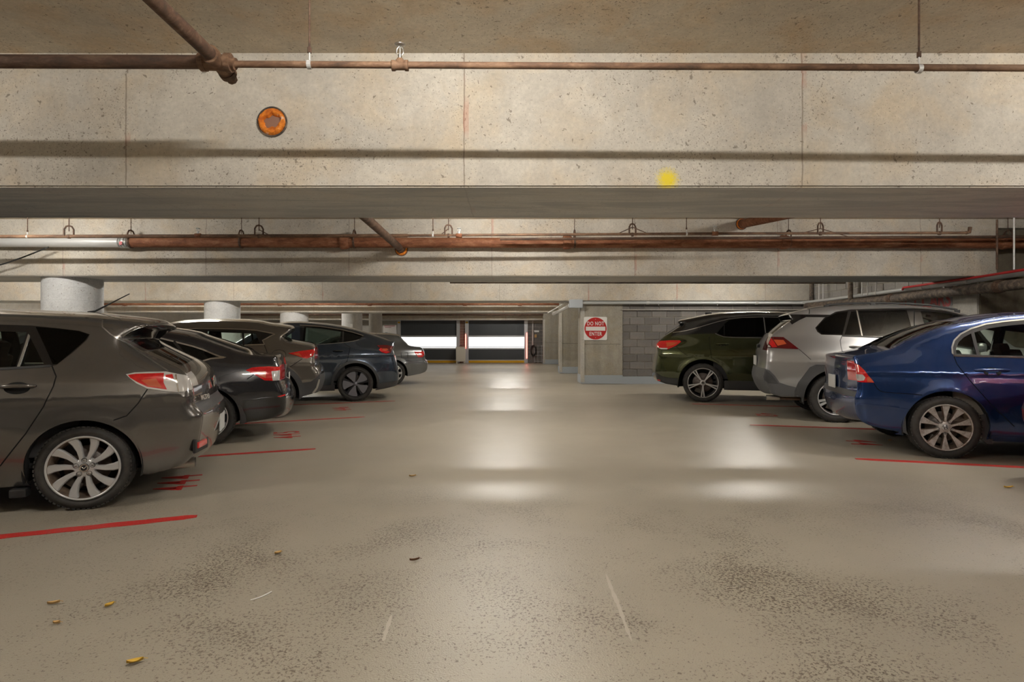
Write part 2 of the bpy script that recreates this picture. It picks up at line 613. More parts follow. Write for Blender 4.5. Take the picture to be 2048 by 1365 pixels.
pillar((1163 - CX) * PY / FPX, (1245 - CX) * PY / FPX, PY, PY + .9)
P2 = FPX * CAMH / (748 - CY)
pillar((1120 - CX) * P2 / FPX, 2.62, P2, P2 + .8)
P3 = FPX * CAMH / (729.5 - CY)
pillar((1087 - CX) * P3 / FPX, 2.62, P3, P3 + .8)

# concrete block walls: mortar slab + each block its own part
def block_mesh(name, l, h, d, mat):
    mb = MB().box((0, 0, 0), (l, d, h), .006)
    o = mb.build(name, mat)
    me = o.data
    bpy.data.objects.remove(o)
    return me
CH, CL = .2099, .42
BLK = [block_mesh('block', CL - .014, .03, CH - .014, 'block_grey_%d' % i) if False else None for i in range(3)]
def mk_block(l, mat):
    mb = MB().box((0, 0, 0), (l, .03, CH - .014), .005)
    o = mb.build('block', mat); me = o.data; bpy.data.objects.remove(o); return me
BM = {}
def block(l, mat):
    k = (round(l, 3), mat)
    if k not in BM: BM[k] = mk_block(l, mat)
    return BM[k]
def block_wall(name, p0, p1, z0, z1, matf, seed, facing):
    """wall face from p0 to p1 (left to right as seen), facing = outward normal"""
    rnd = random.Random(seed)
    p0, p1 = Vector((*p0, 0)), Vector((*p1, 0))
    d = (p1 - p0); L = d.length; d.normalize()
    nrm = Vector((*facing, 0))
    ang = math.atan2(d.y, d.x)
    root = empty(name, p0, ang)
    root['kind'] = 'structure'
    MB().box((L / 2, .12, (z1) / 2), (L, .2, z1)).build('mortar_slab', 'mortar', root)
    MB().box((L / 2, -.004, z0 / 2), (L, .03, z0 - .004)).build('painted_plinth', 'plinth_paint', root)
    row = 0
    z = z0
    while z + .05 < z1:
        x = -CL / 2 if row % 2 else 0
        while x < L - .03:
            a, b = max(x, 0) + .007, min(x + CL, L) - .007
            if b - a > .03:
                o = bpy.data.objects.new('block', block(b - a, matf(rnd, (a + b) / 2, z + CH / 2)))
                o.location = ((a + b) / 2, .015 + rnd.uniform(-.002, .003), z + CH / 2)
                link(o, root)
            x += CL
        z += CH
        row += 1
    return root
WY = PY + .03
block_wall('wall_back_right', ((1245 - CX) * PY / FPX, WY), (8.4, WY), .215, 2.32,
           lambda r, x, z: 'block_grey_%d' % r.randrange(3), 3, (0, -1))
struct('trim_1', MB().box((5.75, WY - .03, 2.105), (5.3, .10, .022)), 'pale_concrete')
struct('wall_back_upper', MB().box((5.8, WY + .12, 2.86), (5.4, .2, 1.05)), 'pillar_concrete')
block_wall('wall_side_right', (8.4, WY), (8.4, 11.06), .215, 2.9,
           lambda r, x, z: ('block_painted' if (x > 2.6 and 1.68 < z < 2.1) else 'block_pale'), 5, (-1, 0))
struct('wall_right_end', MB().box((8.46, 10.77, 1.2), (.12, .58, 2.4)), 'pale_concrete')
struct('wall_right_near', MB().box((10.74, 10.72, 1.2), (4.6, .56, 2.4)), 'shaded_brown_concrete')  # brown front darkened in colour, as it faces away from the lamps

# painted words on the side wall
t = text_mesh('wall_lettering', 'COMPACT CARS', .40, 'text_red_faded', .001, .012, None, 'RIGHT', .80, 1.02)
t.matrix_world = Matrix(((0, 0, -1, 8.397), (-1, 0, 0, 11.10), (0, 1, 0, 2.02), (0, 0, 0, 1)))
tag(t, 'faded red painted words COMPACT CARS on pale block wall', 'lettering')

# do-not-enter sign
s = empty('road_sign', (*[(1191 - CX) * (PY - .02) / FPX, PY - .022], 0))
W = .66
zc = CAMH + (CY - 658) * PY / FPX
def rrect(w, h, r, n=5):
    out = []
    for cx, cz, a0 in ((w / 2 - r, h / 2 - r, 0), (-w / 2 + r, h / 2 - r, 90), (-w / 2 + r, -h / 2 + r, 180), (w / 2 - r, -h / 2 + r, 270)):
        for k in range(n + 1):
            a = math.radians(a0 + 90 * k / n)
            out.append((cx + r * math.cos(a), cz + r * math.sin(a)))
    return out
def disc(r, n=48):
    return [(r * math.cos(2 * math.pi * k / n), r * math.sin(2 * math.pi * k / n)) for k in range(n)]
p = MB().prism(rrect(W, W, .04), -.003, .006).build('sign_plate', 'sign_white', s); p.location.z = zc
p = MB().prism(disc(W * .475), -.006, -.0025).build('red_disc', 'sign_red', s); p.location.z = zc
p = MB().prism(rrect(W * .84, W * .175, .005), -.009, -.0055).build('white_bar', 'sign_white', s); p.location.z = zc - .006
for txt, dz in (('DO NOT', .135), ('ENTER', -.155)):
    o = text_mesh('lettering', txt, .150, 'sign_white', .0012, .003, s, 'CENTER', .74, 1.12)
    o.rotation_euler = (math.pi / 2, 0, 0)
    o.location = (0, -.008, zc + dz)
for dz in (.26, -.26):
    o = MB().lathe([(.0, -.012), (.009, -.011), (.01, -.006)], (0, 0, 0), 'y', 10).build('bolt', 'galvanised', s)
    o.location.z = zc + dz
tag(s, 'square white and red DO NOT ENTER sign on the concrete pillar', 'sign')
del W

# ------------------------------------------------------------------ strip lights under the slab in each bay
FIX = [(-.2, 1.9), (-.2, 7.7), (-.2, 13.7), (-.2, 20.1), (-.2, 27.4),
       (-7.6, 7.7), (-7.6, 13.7), (-7.6, 20.1), (-10.4, 27.4), (-5.8, 1.9), (4.6, 1.9), (5.8, 6.2), (5.6, 13.7), (-13., 13.7), (-13., 20.1)]  # lamp behind the first beam and the far-left ones added to brighten
BAYN = {6.2: 'added just behind the first beam', 1.9: 'before the first beam', 7.7: 'between the first and second beams', 13.7: 'between the second and third beams', 20.1: 'between the third and fourth beams', 27.4: 'in the bay of the roller doors'}
for i, (x, y) in enumerate(FIX):
    r = empty('strip_light', (x, y, CEIL))
    MB().box((0, 0, -.03), (1.25, .09, .06), .008).build('housing', 'fixture_white', r)
    for sx in (-1, 1):
        MB().box((sx * .615, 0, -.085), (.02, .04, .06), .003).build('lamp_holder', 'fixture_white', r)
    MB().tube([(-.605, 0, -.095), (.605, 0, -.095)], .019, 16).build('tube', 'tube_light', r)
    side = 'over the aisle' if abs(x) < 1 else ('over the left parking row' if -10 < x < 0 else 'added beside the left wall' if x < 0 else 'over the right parking row')
    tag(r, 'bare tube strip light ' + side + ' ' + BAYN[y], 'light', 'strip lights ' + side)

# ------------------------------------------------------------------ roller doors at the far end
DY = FPX * CAMH / (727 - CY)
def dz(y): return CAMH + (CY - y) * DY / FPX
def dx(x): return (x - CX) * DY / FPX
def roller_door(xa, xb, label, posts, leds):
    x0, x1 = dx(xa), dx(xb)
    r = empty('roller_door', ((x0 + x1) / 2, DY, 0))
    w = x1 - x0
    def pane(name, ya, yb, mat, th, off=0):
        za, zb = dz(ya), dz(yb)
        MB().box((0, off, (za + zb) / 2), (w, th, za - zb)).build(name, mat, r)
    # curtain strips, each with its own slight overlap
    ys = np.linspace(636, 672, 6)
    for a, b in zip(ys[:-1], ys[1:]): pane('curtain_strip', a, b + .12, 'door_charcoal', .03 + .008 * (a % 2), 0)
    pane('bar', 672, 675, 'door_aluminium', .06)
    pane('vinyl_window', 675, 694.5, 'door_vinyl', .012)
    pane('stiffener', 694.5, 695.3, 'door_aluminium', .03)
    pane('vinyl_window', 695.3, 697, 'door_vinyl', .012)
    pane('bar', 697, 699.5, 'door_aluminium', .06)
    ys = np.linspace(699.5, 720.5, 4)
    for a, b in zip(ys[:-1], ys[1:]): pane('curtain_strip', a, b + .12, 'door_charcoal', .03 + .006 * (a % 2))
    pane('bar', 720.5, 722, 'door_aluminium', .05)
    pane('bottom_seal', 722, 726.5, 'door_yellow', .06)
    for (a, b) in posts:
        xa_, xb_ = dx(a) - (x0 + x1) / 2, dx(b) - (x0 + x1) / 2
        MB().box(((xa_ + xb_) / 2, -.08, 1.22), (xb_ - xa_, .16, 2.44), .006).build('side_post', 'door_aluminium', r)
    for (a, ya, yb) in leds:
        MB().box((dx(a) - (x0 + x1) / 2, -.175, (dz(ya) + dz(yb)) / 2), (.035, .03, dz(ya) - dz(yb)), .004).build('warning_light_strip', 'led_red', r)
    for (a, b) in posts[:1]:
        MB().box(((dx(a) + dx(b)) / 2 - (x0 + x1) / 2, -.165, dz(646)), (.12, .01, .09)).build('yellow_sticker', 'door_yellow', r)
    tag(r, label, 'door')
    return r
roller_door(802, 913.5, 'grey roller door with bright vinyl window behind the steel grey sedan', [(796, 802), (913.5, 920)], [])
roller_door(937.5, 1048.5, 'grey roller door with two red light strips beside brick pier', [(930.5, 937.5), (1048.5, 1055.5)],
            [(931.5, 669.5, 698), (1053.5, 667, 717.5)])

def brick_pier(x0, x1, y, z1, bl, bh, name='wall_pier', mat='brick_red'):
    r = empty(name, ((x0 + x1) / 2, y, 0)); r['kind'] = 'structure'
    w = x1 - x0
    MB().box((0, .06, z1 / 2), (w, .1, z1)).build('mortar_slab', 'mortar', r)
    nrow = int(z1 / bh)
    me = {}
    for k in range(nrow):
        x = -w / 2 - (bl / 2 if k % 2 else 0)
        while x < w / 2 - .02:
            a, b = max(x, -w / 2) + .006, min(x + bl, w / 2) - .006
            if b - a > .02:
                key = round(b - a, 3)
                if key not in me:
                    o = MB().box((0, 0, 0), (b - a, .03, bh - .012)).build('brick', mat); me[key] = o.data; bpy.data.objects.remove(o)
                o = bpy.data.objects.new('brick', me[key]); o.location = ((a + b) / 2, 0, (k + .5) * bh)
                link(o, r)
            x += bl
    return r
brick_pier(dx(920), dx(930.5), DY - .02, 2.4, .29, .15)
brick_pier(dx(1055.5), dx(1088), DY - .02, 2.4, .42, .2, 'wall_pier', 'block_grey_0')

# A-frame notice board between the doors
AY = DY - .55
r = empty('notice_board', ((921.5 - CX) * AY / FPX, AY, 0))
tilt = Matrix.Rotation(math.radians(7), 3, 'X')
for sgn in (-1, 1):
    mb = MB().box((0, 0, .46), (.50, .025, .80), .004, tilt if sgn < 0 else Matrix.Rotation(math.radians(-7), 3, 'X'))
    o = mb.build('panel', 'board_cream', r); o.location.y = sgn * .11; o.location.z = .04
for sx in (-.2, .2):
    for sgn in (-1, 1):
        MB().box((sx, sgn * .155, .045), (.06, .04, .09)).build('foot', 'board_cream', r)
MB().tube([(-.09, 0, .92), (-.07, 0, .97), (.07, 0, .97), (.09, 0, .92)], .012, 8).build('carry_handle', 'trim_black', r)
for zz, w_, mt in ((.77, .20, 'text_blue'), (.66, .14, 'text_red_faded'), (.57, .26, 'text_blue')):
    mb = MB(); n = 6
    for k in range(n):
        mb.box((-w_ / 2 + (k + .5) * w_ / n, 0, 0), (w_ / n * .75, .003, .055 if k % 2 else .04))
    o = mb.build('lettering', mt, r); o.rotation_euler.x = math.radians(7); o.location = (0, -.125 - zz * .122 + .075, zz)
    o.location.y = -.11 - math.tan(math.radians(7)) * (zz - .04) * -1 - .016
tag(r, 'cream folding notice board standing between the two roller doors', 'notice board')

# things by the right-hand door
DW = DY - .12
tag(MB().tube([(dx(1065.5), DW, .98), (dx(1065.5), DW, 2.4)], .03, 10).build('conduit_pipe', 'fixture_white'),
    'white vertical conduit on grey block pier by roller door', 'conduit')
tag(MB().box((dx(1073), DY - .065, dz(663.5)), (.28, .06, .12), .01).build('control_box', 'fixture_white'),
    'small white control box on grey block pier', 'control box')
tag(MB().box((dx(1071), DY - .065, dz(673)), (.13, .06, .17), .012).build('alarm_box', 'leaf_tan'),
    'small tan box under the white control box on block pier', 'control box')
tag(MB().box((dx(1052), DW - .15, dz(645)), (.20, .18, .18), .03).build('door_motor', 'fixture_white'),
    'white door motor box on top of the roller door post by block pier', 'motor')
coil = MB()
cc = Vector((dx(1066.5), DW - .02, dz(702)))
pts = []
for k in range(150):
    a = k / 150 * 2 * math.pi * 6
    rr = .14 + .03 * math.sin(k * 1.7)
    pts.append(cc + Vector((rr * math.cos(a), -.05 * math.sin(k * .37) - .03, rr * 1.9 * math.sin(a))))
coil.tube(pts, .014, 6)
tag(coil.build('cable_coil', 'wire_black'), 'black cable coil hanging on grey block pier', 'cable')
g = empty('wire_gate', (dx(1078), DW - .02, 0))
for k in range(4):
    MB().tube([(-.26 + k * .2, 0, .02), (-.26 + k * .2, 0, 1.0)], .012, 8).build('upright', 'galvanised', g)
for zz in (.1, .42, .62, .95):
    MB().tube([(-.26, 0, zz), (.34, 0, zz)], .01, 8).build('rail', 'galvanised', g)
tag(g, 'low galvanised wire gate against grey block pier', 'gate')
tag(MB().tube([(dx(1087), DY - .9, 0), (dx(1087), DY - .9, 2.33)], .03, 10).build('steel_post', 'fixture_white'),
    'slim white post in front of the far concrete pillar', 'post')
# white posters on the back wall left of the door
r = empty('wall_notice', (dx(777.5), YF - .03, 0))
MB().box((0, 0, 1.86), (.74, .03, .56)).build('board', 'poster_white', r)
MB().box((-.02, -.017, 2.06), (.60, .004, .035)).build('heading_line', 'text_red_faded', r)
MB().box((-.1, -.017, 1.98), (.36, .004, .025)).build('text_line', 'text_red_faded', r)
MB().box((-.2, -.017, 1.66), (.14, .004, .09)).build('picture', 'plinth_paint', r)
tag(r, 'white notice board with faded heading on far wall beside roller door', 'notice')

# ------------------------------------------------------------------ floor paint, numbers, litter
def floor_line(p0, p1, ext, w, label):
    a, b = Vector(fl(*p0)), Vector(fl(*p1))     # a = aisle end
    d = (b - a).normalized(); L = (b - a).length + ext
    n = Vector((-d.y, d.x))
    rnd = random.Random(int(p0[0]))
    N = 40
    vs, fs = [], []
    for k in range(N + 1):
        s = L * k / N
        for sg in (-1, 1):
            ww = w / 2 * (1 + rnd.uniform(-.12, .12)) * (1 if k > 0 else .55)
            q = a + d * s + n * sg * ww
            vs.append((q.x, q.y, .0025))
    b0 = len(vs)
    vs += [(x, y, .0002) for x, y, z in vs]
    for k in range(N):
        fs.append((2 * k, 2 * k + 1, 2 * k + 3, 2 * k + 2))
        fs.append((2 * k, 2 * k + 2, b0 + 2 * k + 2, b0 + 2 * k))
        fs.append((2 * k + 1, b0 + 2 * k + 1, b0 + 2 * k + 3, 2 * k + 3))
    fs.append((0, b0, b0 + 1, 1))
    mb = MB().add(vs, fs)
    tag(mb.build('parking_line', 'red_floor_paint'), label, 'floor marking', 'red parking lines')
floor_line((394, 1034), (0, 1075), 2.0, .10, 'red painted bay line in front of the grey hatchback')
floor_line((631, 899), (411, 913), 3.5, .085, 'red painted bay line between grey hatchback and black sedan')
floor_line((729, 835), (545, 845), 3.5, .08, 'red painted bay line between black sedan and bronze crossover')
floor_line((790, 803), (700, 806.5), 3.5, .08, 'thin red bay line beside the midnight blue crossover')
floor_line((1711, 919), (2048, 936), 2.5, .095, 'red painted bay line in front of the blue sedan')
floor_line((1500, 851), (1690, 857.5), 3.5, .085, 'red painted bay line between blue sedan and silver SUV')
floor_line((1384, 809), (1560, 813.5), 3.5, .08, 'red painted bay line between silver SUV and green SUV')

def floor_num(txt, px, py, size, side, label):
    x, y = fl(px, py)
    o = text_mesh('bay_number', txt, size, 'red_floor_paint', .001, .003, None, 'CENTER', .72, 1.28)
    if side < 0:   # left row: read facing -X
        o.matrix_world = Matrix(((-.39, -.92, 0, x), (.92, -.39, 0, y), (0, 0, 1, .0014), (0, 0, 0, 1)))
    else:
        o.matrix_world = Matrix(((-.26, .966, 0, x), (-.966, -.26, 0, y), (0, 0, 1, .0014), (0, 0, 0, 1)))
    tag(o, label, 'floor marking', 'red bay numbers')
floor_num('444', 362, 966, .46, -1, 'red bay number 444 painted behind the grey hatchback')
floor_num('445', 577, 870.5, .46, -1, 'red bay number 445 painted behind the black sedan')
floor_num('446', 685, 818.5, .42, -1, 'red bay number 446 painted behind the bronze crossover')
floor_num('44', 1722, 886, .46, 1, 'red bay number 44 painted behind the blue sedan')
floor_num('43', 1530, 830.5, .46, 1, 'red bay number 43 painted behind the silver SUV')

def leaf(px, py, L, wd, rot, mat, label, name='leaf'):
    x, y = fl(px, py)
    vs, fs = [], []
    N = 8
    for k in range(N + 1):
        t = k / N
        ww = wd * math.sin(math.pi * min(1, t * .96 + .03)) ** .8
        z = .004 + .35 * L * (t - .5) ** 2
        vs += [(L * (t - .5), -ww / 2, z + .012), (L * (t - .5), 0, z), (L * (t - .5), ww / 2, z + .010)]
    for k in range(N):
        for j in range(2):
            a = 3 * k + j
            fs.append((a, a + 3, a + 4, a + 1))
    o = mesh_obj(name, vs, fs, mat, None, True)
    MB().tube([(L * .48, 0, .01 + .09 * L), (L * .75, .004, .008)], .0012, 6).build('stalk', mat, o)
    o.location = (x, y, .001); o.rotation_euler.z = rot
    tag(o, label, 'leaf', 'fallen leaves')
leaf(270, 1329, .055, .030, .5, 'leaf_yellow', 'bright yellow fallen leaf, the largest on the floor')
leaf(219, 1215, .040, .030, 1.1, 'leaf_yellow', 'curled yellow fallen leaf on the open floor')
leaf(107, 1211, .048, .022, .4, 'leaf_tan', 'pale tan fallen leaf beside a small one')
leaf(113, 1251, .030, .020, .1, 'leaf_tan', 'tiny tan fallen leaf on the open floor')
leaf(556, 1110, .040, .034, .8, 'leaf_tan', 'round tan fallen leaf on the open floor')
leaf(829, 1124, .055, .012, .4, 'leaf_brown', 'thin dark brown curled leaf on the aisle floor')
leaf(2017, 978, .085, .03, .1, 'leaf_yellow', 'yellow fallen leaf near bay line by blue sedan')
leaf(1780, 883, .06, .03, .3, 'leaf_tan', 'tan leaf lying behind the blue sedan')
leaf(825, 955, .06, .03, .3, 'leaf_tan', 'pale tan leaf scrap far along the aisle')
pts = []
for k in range(13):
    t = k / 12
    x, y = fl(501 + 42 * t, 1203 - 9 * t - 8 * t * t)
    pts.append((x, y, .004))
tag(MB().tube(pts, .0028, 8).build('string', 'string_white'), 'short curved piece of white string on the floor', 'string')

# ------------------------------------------------------------------ pipes under the slab
def rod_hanger(x, y, zp, rp, mat, label, grp, rodr=.006, kind='clevis'):
    r = empty('pipe_hanger', (x, y, zp))
    MB().tube([(0, 0, rp + .06), (0, 0, CEIL - zp)], rodr, 8).build('rod', mat, r)
    th = [math.radians(a) for a in range(-90, 271, 20)]
    if kind == 'clevis':
        mb = MB()
        ring = [((rp + .006) * math.cos(a), 0, (rp + .006) * math.sin(a)) for a in th]
        mb.lathe([(rp + .002, -.016), (rp + .010, -.016), (rp + .010, .016), (rp + .002, .016)], (0, 0, 0), 'x', 24, False, True)
        mb.build('strap', mat, r)
        h = max(rp + .12, .17)
        yw = max(rp + .004, .055)
        mb = MB()
        for s in (-1, 1):
            mb.tube([(s * yw * (rp < .05), s * (rp + .004), rp * .3), (s * yw * (rp < .05), s * (rp + .002), h * .68), (s * yw * .6 * (rp < .05), s * rp * .6, h * .94), (0, 0, h)], .013, 8)
        mb.build('yoke', mat, r)
        MB().lathe([(0, -.012), (.014, -.012), (.014, .012), (0, .012)], (0, 0, h), 'z', 6, False).build('nut', mat, r)
    else:
        MB().lathe([(rp + .001, -.012), (rp + .006, -.012), (rp + .006, .012), (rp + .001, .012)], (0, 0, 0), 'x', 20, False, True).build('ring', 'galvanised_light', r)
        MB().lathe([(0, -.015), (.013, -.015), (.013, .015), (0, .015)], (0, 0, rp + .065), 'z', 6, False).build('nut', mat, r)
        MB().tube([(0, 0, rp), (.0, 0, rp + .06)], .005, 8).build('swivel', 'galvanised_light', r)
    return tag(r, label, 'pipe hanger', grp)

YP = 3.4
def X1(px, Y=YP): return (px - CX) * Y / FPX
ZP = CAMH + (CY - 129) * YP / FPX
# thin sprinkler branch in front of the first beam
r = empty('sprinkler_pipe', (X1(462), YP, ZP))
x0 = X1(462)
MB().tube([(0, 0, 0), (7.5 - x0, 0, -.045)], .0195, 20).build('pipe', 'rust_tan', r)
tx = X1(800) - x0
mb = MB().lathe([(.021, -.05), (.031, -.048), (.031, -.03), (.026, -.025), (.026, .025), (.031, .03), (.031, .048), (.021, .05)], (tx, 0, -.008), 'x', 20)
mb.lathe([(.026, 0), (.026, .03), (.018, .032), (.018, .04)], (tx, 0, -.008), 'z', 16)
mb.build('tee_fitting', 'rust_tan', r)
mb = MB()
mb.tube([(tx, 0, .03), (tx, 0, .055)], .011, 10)
for s in (-1, 1):
    mb.tube([(tx + s * .008, 0, .05), (tx + s * .020, 0, .065), (tx + s * .018, 0, .09), (tx, 0, .108)], .0035, 6)
mb.tube([(tx, 0, .055), (tx, 0, .10)], .004, 6)
mb.lathe([(0, .108), (.030, .110), (.032, .116), (0, .118)], (tx, 0, 0), 'z', 20)
mb.build('sprinkler_head', 'chrome_dull', r)
tag(r, 'thin rusty sprinkler pipe with upright sprinkler head under the slab', 'pipe')
rod_hanger(X1(619), YP, ZP - .003, .0195, 'rust_dark', 'thin rusty rod hanger with white ring beside the pipe junction', 'rod hangers on the thin sprinkler pipe', .006, 'ring')
rod_hanger(X1(1838), YP, ZP - .028, .0195, 'rust_dark', 'thin rusty rod hanger with steel ring on the bare stretch of thin sprinkler pipe', 'rod hangers on the thin sprinkler pipe', .006, 'ring')
# thick main with cross fitting
r = empty('sprinkler_main', (X1(437), YP, ZP + .012))
MB().tube([(-.02, 0, 0), (-9, 0, .03)], .0385, 24).build('pipe', 'rust_dark', r)
MB().tube([(0, -.02, 0), (.0, -2.9, .01)], .0385, 24).build('pipe', 'rust_dark', r)
mb = MB()
mb.tube([(-.10, 0, 0), (.07, 0, -.004)], .046, 20)
mb.tube([(0, -.10, 0), (0, .02, 0), (.004, .11, -.02)], .046, 20)
mb.tube([(-.105, 0, 0), (-.075, 0, 0)], .052, 20)
mb.tube([(0, -.105, 0), (0, -.075, 0)], .052, 20)
mb.tube([(.045, 0, -.003), (.075, 0, -.004)], .054, 20)
mb.tube([(.004, .085, -.015), (.005, .115, -.022)], .050, 20)
mb.build('cross_fitting', 'rust_tan', r)
MB().tube([(.07, 0, -.005), (.10, 0, -.012)], .034, 16).build('reducer', 'rust_tan', r)
MB().tube([(.005, .11, -.022), (.006, .16, -.034)], .032, 8).build('plug', 'rust_dark', r)
tag(r, 'thick dark rusty sprinkler main with cross fitting, running to the slab edge', 'pipe')

# foam filled sleeve in the first beam
def foam_sleeve(px, py, Yf, rad, label, seed, group=None):
    c = atY(px, py, Yf)
    r = empty('foam_sleeve', (c.x, Yf, c.z))
    MB().lathe([(rad * .93, .05), (rad * .93, -.012), (rad * 1.03, -.012), (rad * 1.03, .0)], (0, 0, 0), 'y', 40).build('sleeve', 'rust_black', r)
    rnd = random.Random(seed)
    vs, fs = [], []
    NT_, NP = 48, 9
    for i in range(NT_):
        a = 2 * math.pi * i / NT_
        inner = rad * (.46 + .10 * math.sin(2 * a + 1) + .06 * math.sin(5 * a) + rnd.uniform(-.03, .03))
        for j in range(NP):
            t = j / (NP - 1)
            rr = rad * .93 * (1 - t) + inner * t
            bulge = -.034 * math.sin(math.pi * t) ** .7 + rnd.uniform(-.005, .005) - .004
            vs.append((rr * math.cos(a), bulge, rr * math.sin(a)))
    for i in range(NT_):
        i2 = (i + 1) % NT_
        for j in range(NP - 1):
            fs.append((i * NP + j, i2 * NP + j, i2 * NP + j + 1, i * NP + j + 1))
    mesh_obj('foam', vs, fs, 'orange_foam', r, True)
    MB().lathe([(0, -.004), (rad * .75, -.003)], (0, 0, 0), 'y', 32).build('core', 'foam_hole', r)
    return tag(r, label, 'pipe sleeve', group)
foam_sleeve(545, 245, BEAMY[1] - .001, .108, 'round pipe sleeve filled with orange foam in the large beam face', 3)
foam_sleeve(803, 500, BEAMY[2] - .001, .112, 'orange foam sleeve around the rusty pipe entering a beam', 5)
foam_sleeve(1483, 449, BEAMY[2] - .001, .10, 'rust stained foam sleeve high on the beam near the slab', 8)

# longitudinal pipe into the second beam, and a short stub on the right
a, b = atY(803, 500, 10.13), atY(728, 433, 7.3)
r = empty('drain_pipe', a)
MB().tube([(0, 0, 0), (b - a) * 1.0, (b - a) * 1.6], .06, 20).build('pipe', 'rust_dark', r)
MB().tube([(b - a) * .02, (b - a) * .07], .072, 20).build('collar', 'rust_tan', r)
tag(r, 'rusty pipe running lengthwise into foam sleeve behind the orange pipe', 'pipe')
a, b = atY(1483, 449, 10.12), atY(1560, 432, 8.6)
r = empty('drain_pipe', a)
MB().tube([(0, 0, 0), (b - a) * 1.5], .075, 20).build('pipe', 'rust_orange', r)
MB().tube([(b - a) * .01, (b - a) * .05], .085, 20).build('collar', 'rust_orange', r)
tag(r, 'short rusty pipe slanting down from slab into a beam', 'pipe')

# big cast iron pipe in front of the second beam
Y2 = 9.93
def X2(px): return (px - CX) * Y2 / FPX
Z2 = CAMH + (CY - 485.5) * Y2 / FPX
R2_ = .088
r = empty('cast_iron_pipe', (X2(250), Y2, Z2))
ox = X2(250)
joints = [262, 692, 1137, 1572, 2012]
MB().tube([(.02, 0, 0), (X2(2300) - ox, 0, -.02)], R2_, 28).build('pipe', 'rust_orange', r)
for j in joints[1:]:
    jx = X2(j) - ox
    MB().lathe([(R2_, -.10), (R2_ + .030, -.09), (R2_ + .034, -.05), (R2_ + .028, .01), (R2_ + .014, .05), (R2_, .06)], (jx, 0, 0), 'x', 28).build('bell_joint', 'rust_orange', r)
tag(r, 'long orange rusty cast iron pipe with bell joints hung below the slab', 'pipe')
r = empty('drain_pipe', (X2(250), Y2, Z2))
MB().tube([(0, 0, 0), (-7.5, 0, .03)], R2_, 28).build('pipe', 'galvanised_light', r)
MB().lathe([(R2_, -.09), (R2_ + .008, -.085), (R2_ + .008, .085), (R2_, .09)], (.0, 0, 0), 'x', 28).build('coupling', 'galvanised', r)
for s in (-.065, -.03, .03, .065):
    MB().lathe([(R2_ + .006, -.008), (R2_ + .013, -.007), (R2_ + .013, .007), (R2_ + .006, .008)], (s, 0, 0), 'x', 28).build('band_clamp', 'chrome_dull', r)
MB().box((-.01, -R2_ - .009, -.03), (.05, .006, .06)).build('red_sticker', 'sign_red', r)
tag(r, 'silver grey pipe joined to the orange pipe with banded coupling', 'pipe')
for i, px in enumerate((262, 483, 709, 1149, 1577, 2016)):
    lab = {262: 'rusty clevis hanger beside the banded coupling of the silver grey pipe', 483: 'rusty clevis hanger between banded coupling and first bell joint of orange pipe',
           2016: 'rusty clevis hanger on the orange pipe beside the dark beam end'}.get(px, 'rusty clevis hanger right next to a bell joint on the orange pipe')
    rod_hanger(X2(px), Y2, Z2 - .002, R2_, 'rust_dark', lab, 'clevis hangers on the cast iron pipe')
# thin pipes above / behind it
Y3 = 9.14
def P3_(px, py, Y=Y3): return atY(px, py, Y)
r = empty('sprinkler_pipe', P3_(-60, 474))
o0 = P3_(-60, 474)
mid, end = P3_(1430, 468), P3_(1932, 466.5)
MB().tube([(0, 0, 0), P3_(815, 472) - o0], .027, 14).build('pipe', 'rust_tan', r)
MB().tube([P3_(805, 472) - o0, mid - o0, end - o0], .021, 14).build('pipe', 'rust_tan', r)
MB().tube([end - o0, end - o0 + Vector((.05, 0, .01)), end - o0 + Vector((.065, 0, .09))], .028, 12).build('elbow', 'rust_tan', r)
for px in (396, 918, 1430):
    c = P3_(px, 472 if px < 1000 else 468) - o0
    MB().lathe([(.022, -.05), (.034, -.045), (.034, .045), (.022, .05)], c, 'x', 16).build('tee_fitting', 'rust_orange', r)
    mb = MB().tube([c + Vector((0, 0, .02)), c + Vector((0, 0, .065))], .016, 8)
    mb.lathe([(0, .11), (.032, .112), (.032, .118), (0, .12)], c, 'z', 14)
    for s in (-1, 1):
        mb.tube([c + Vector((s * .01, 0, .06)), c + Vector((s * .022, 0, .085)), c + Vector((0, 0, .112))], .005, 6)
    mb.build('sprinkler_head', 'galvanised', r)
tag(r, 'thin rusty sprinkler pipe with three heads above the cast iron pipe', 'pipe')
a, b = atY(1000, 479, 9.55), atY(2100, 474, 9.55)
tag(MB().tube([a, b], .022, 12).build('sprinkler_pipe', 'rust_dark'), 'thin dark rusty pipe behind the orange cast iron pipe', 'pipe')
for i, (px, py) in enumerate(((55, 474), (138, 474), (518, 473), (866, 472), (897, 472), (1265, 470), (1373, 469), (1641, 468), (1879, 467))):
    c = P3_(px, py)
    yoke = px in (138, 518, 897, 1265, 1641, 1879)
    where = {55: 'above the silver grey pipe', 138: 'above the silver grey pipe', 1265: 'with two spread brace rods', 1641: 'with a long slanting brace rod', 1879: 'beside the thin pipe elbow'}.get(px, 'above the orange cast iron pipe')
    rod_hanger(c.x, Y3, c.z, .022, 'rust_dark', ('slim rod hanger with rusty yoke ' if yoke else 'slim rod hanger with pale ring ') + where, 'slim hangers above the cast iron pipe', .007, 'clevis' if px in (138, 518, 897, 1265, 1641, 1879) else 'ring')
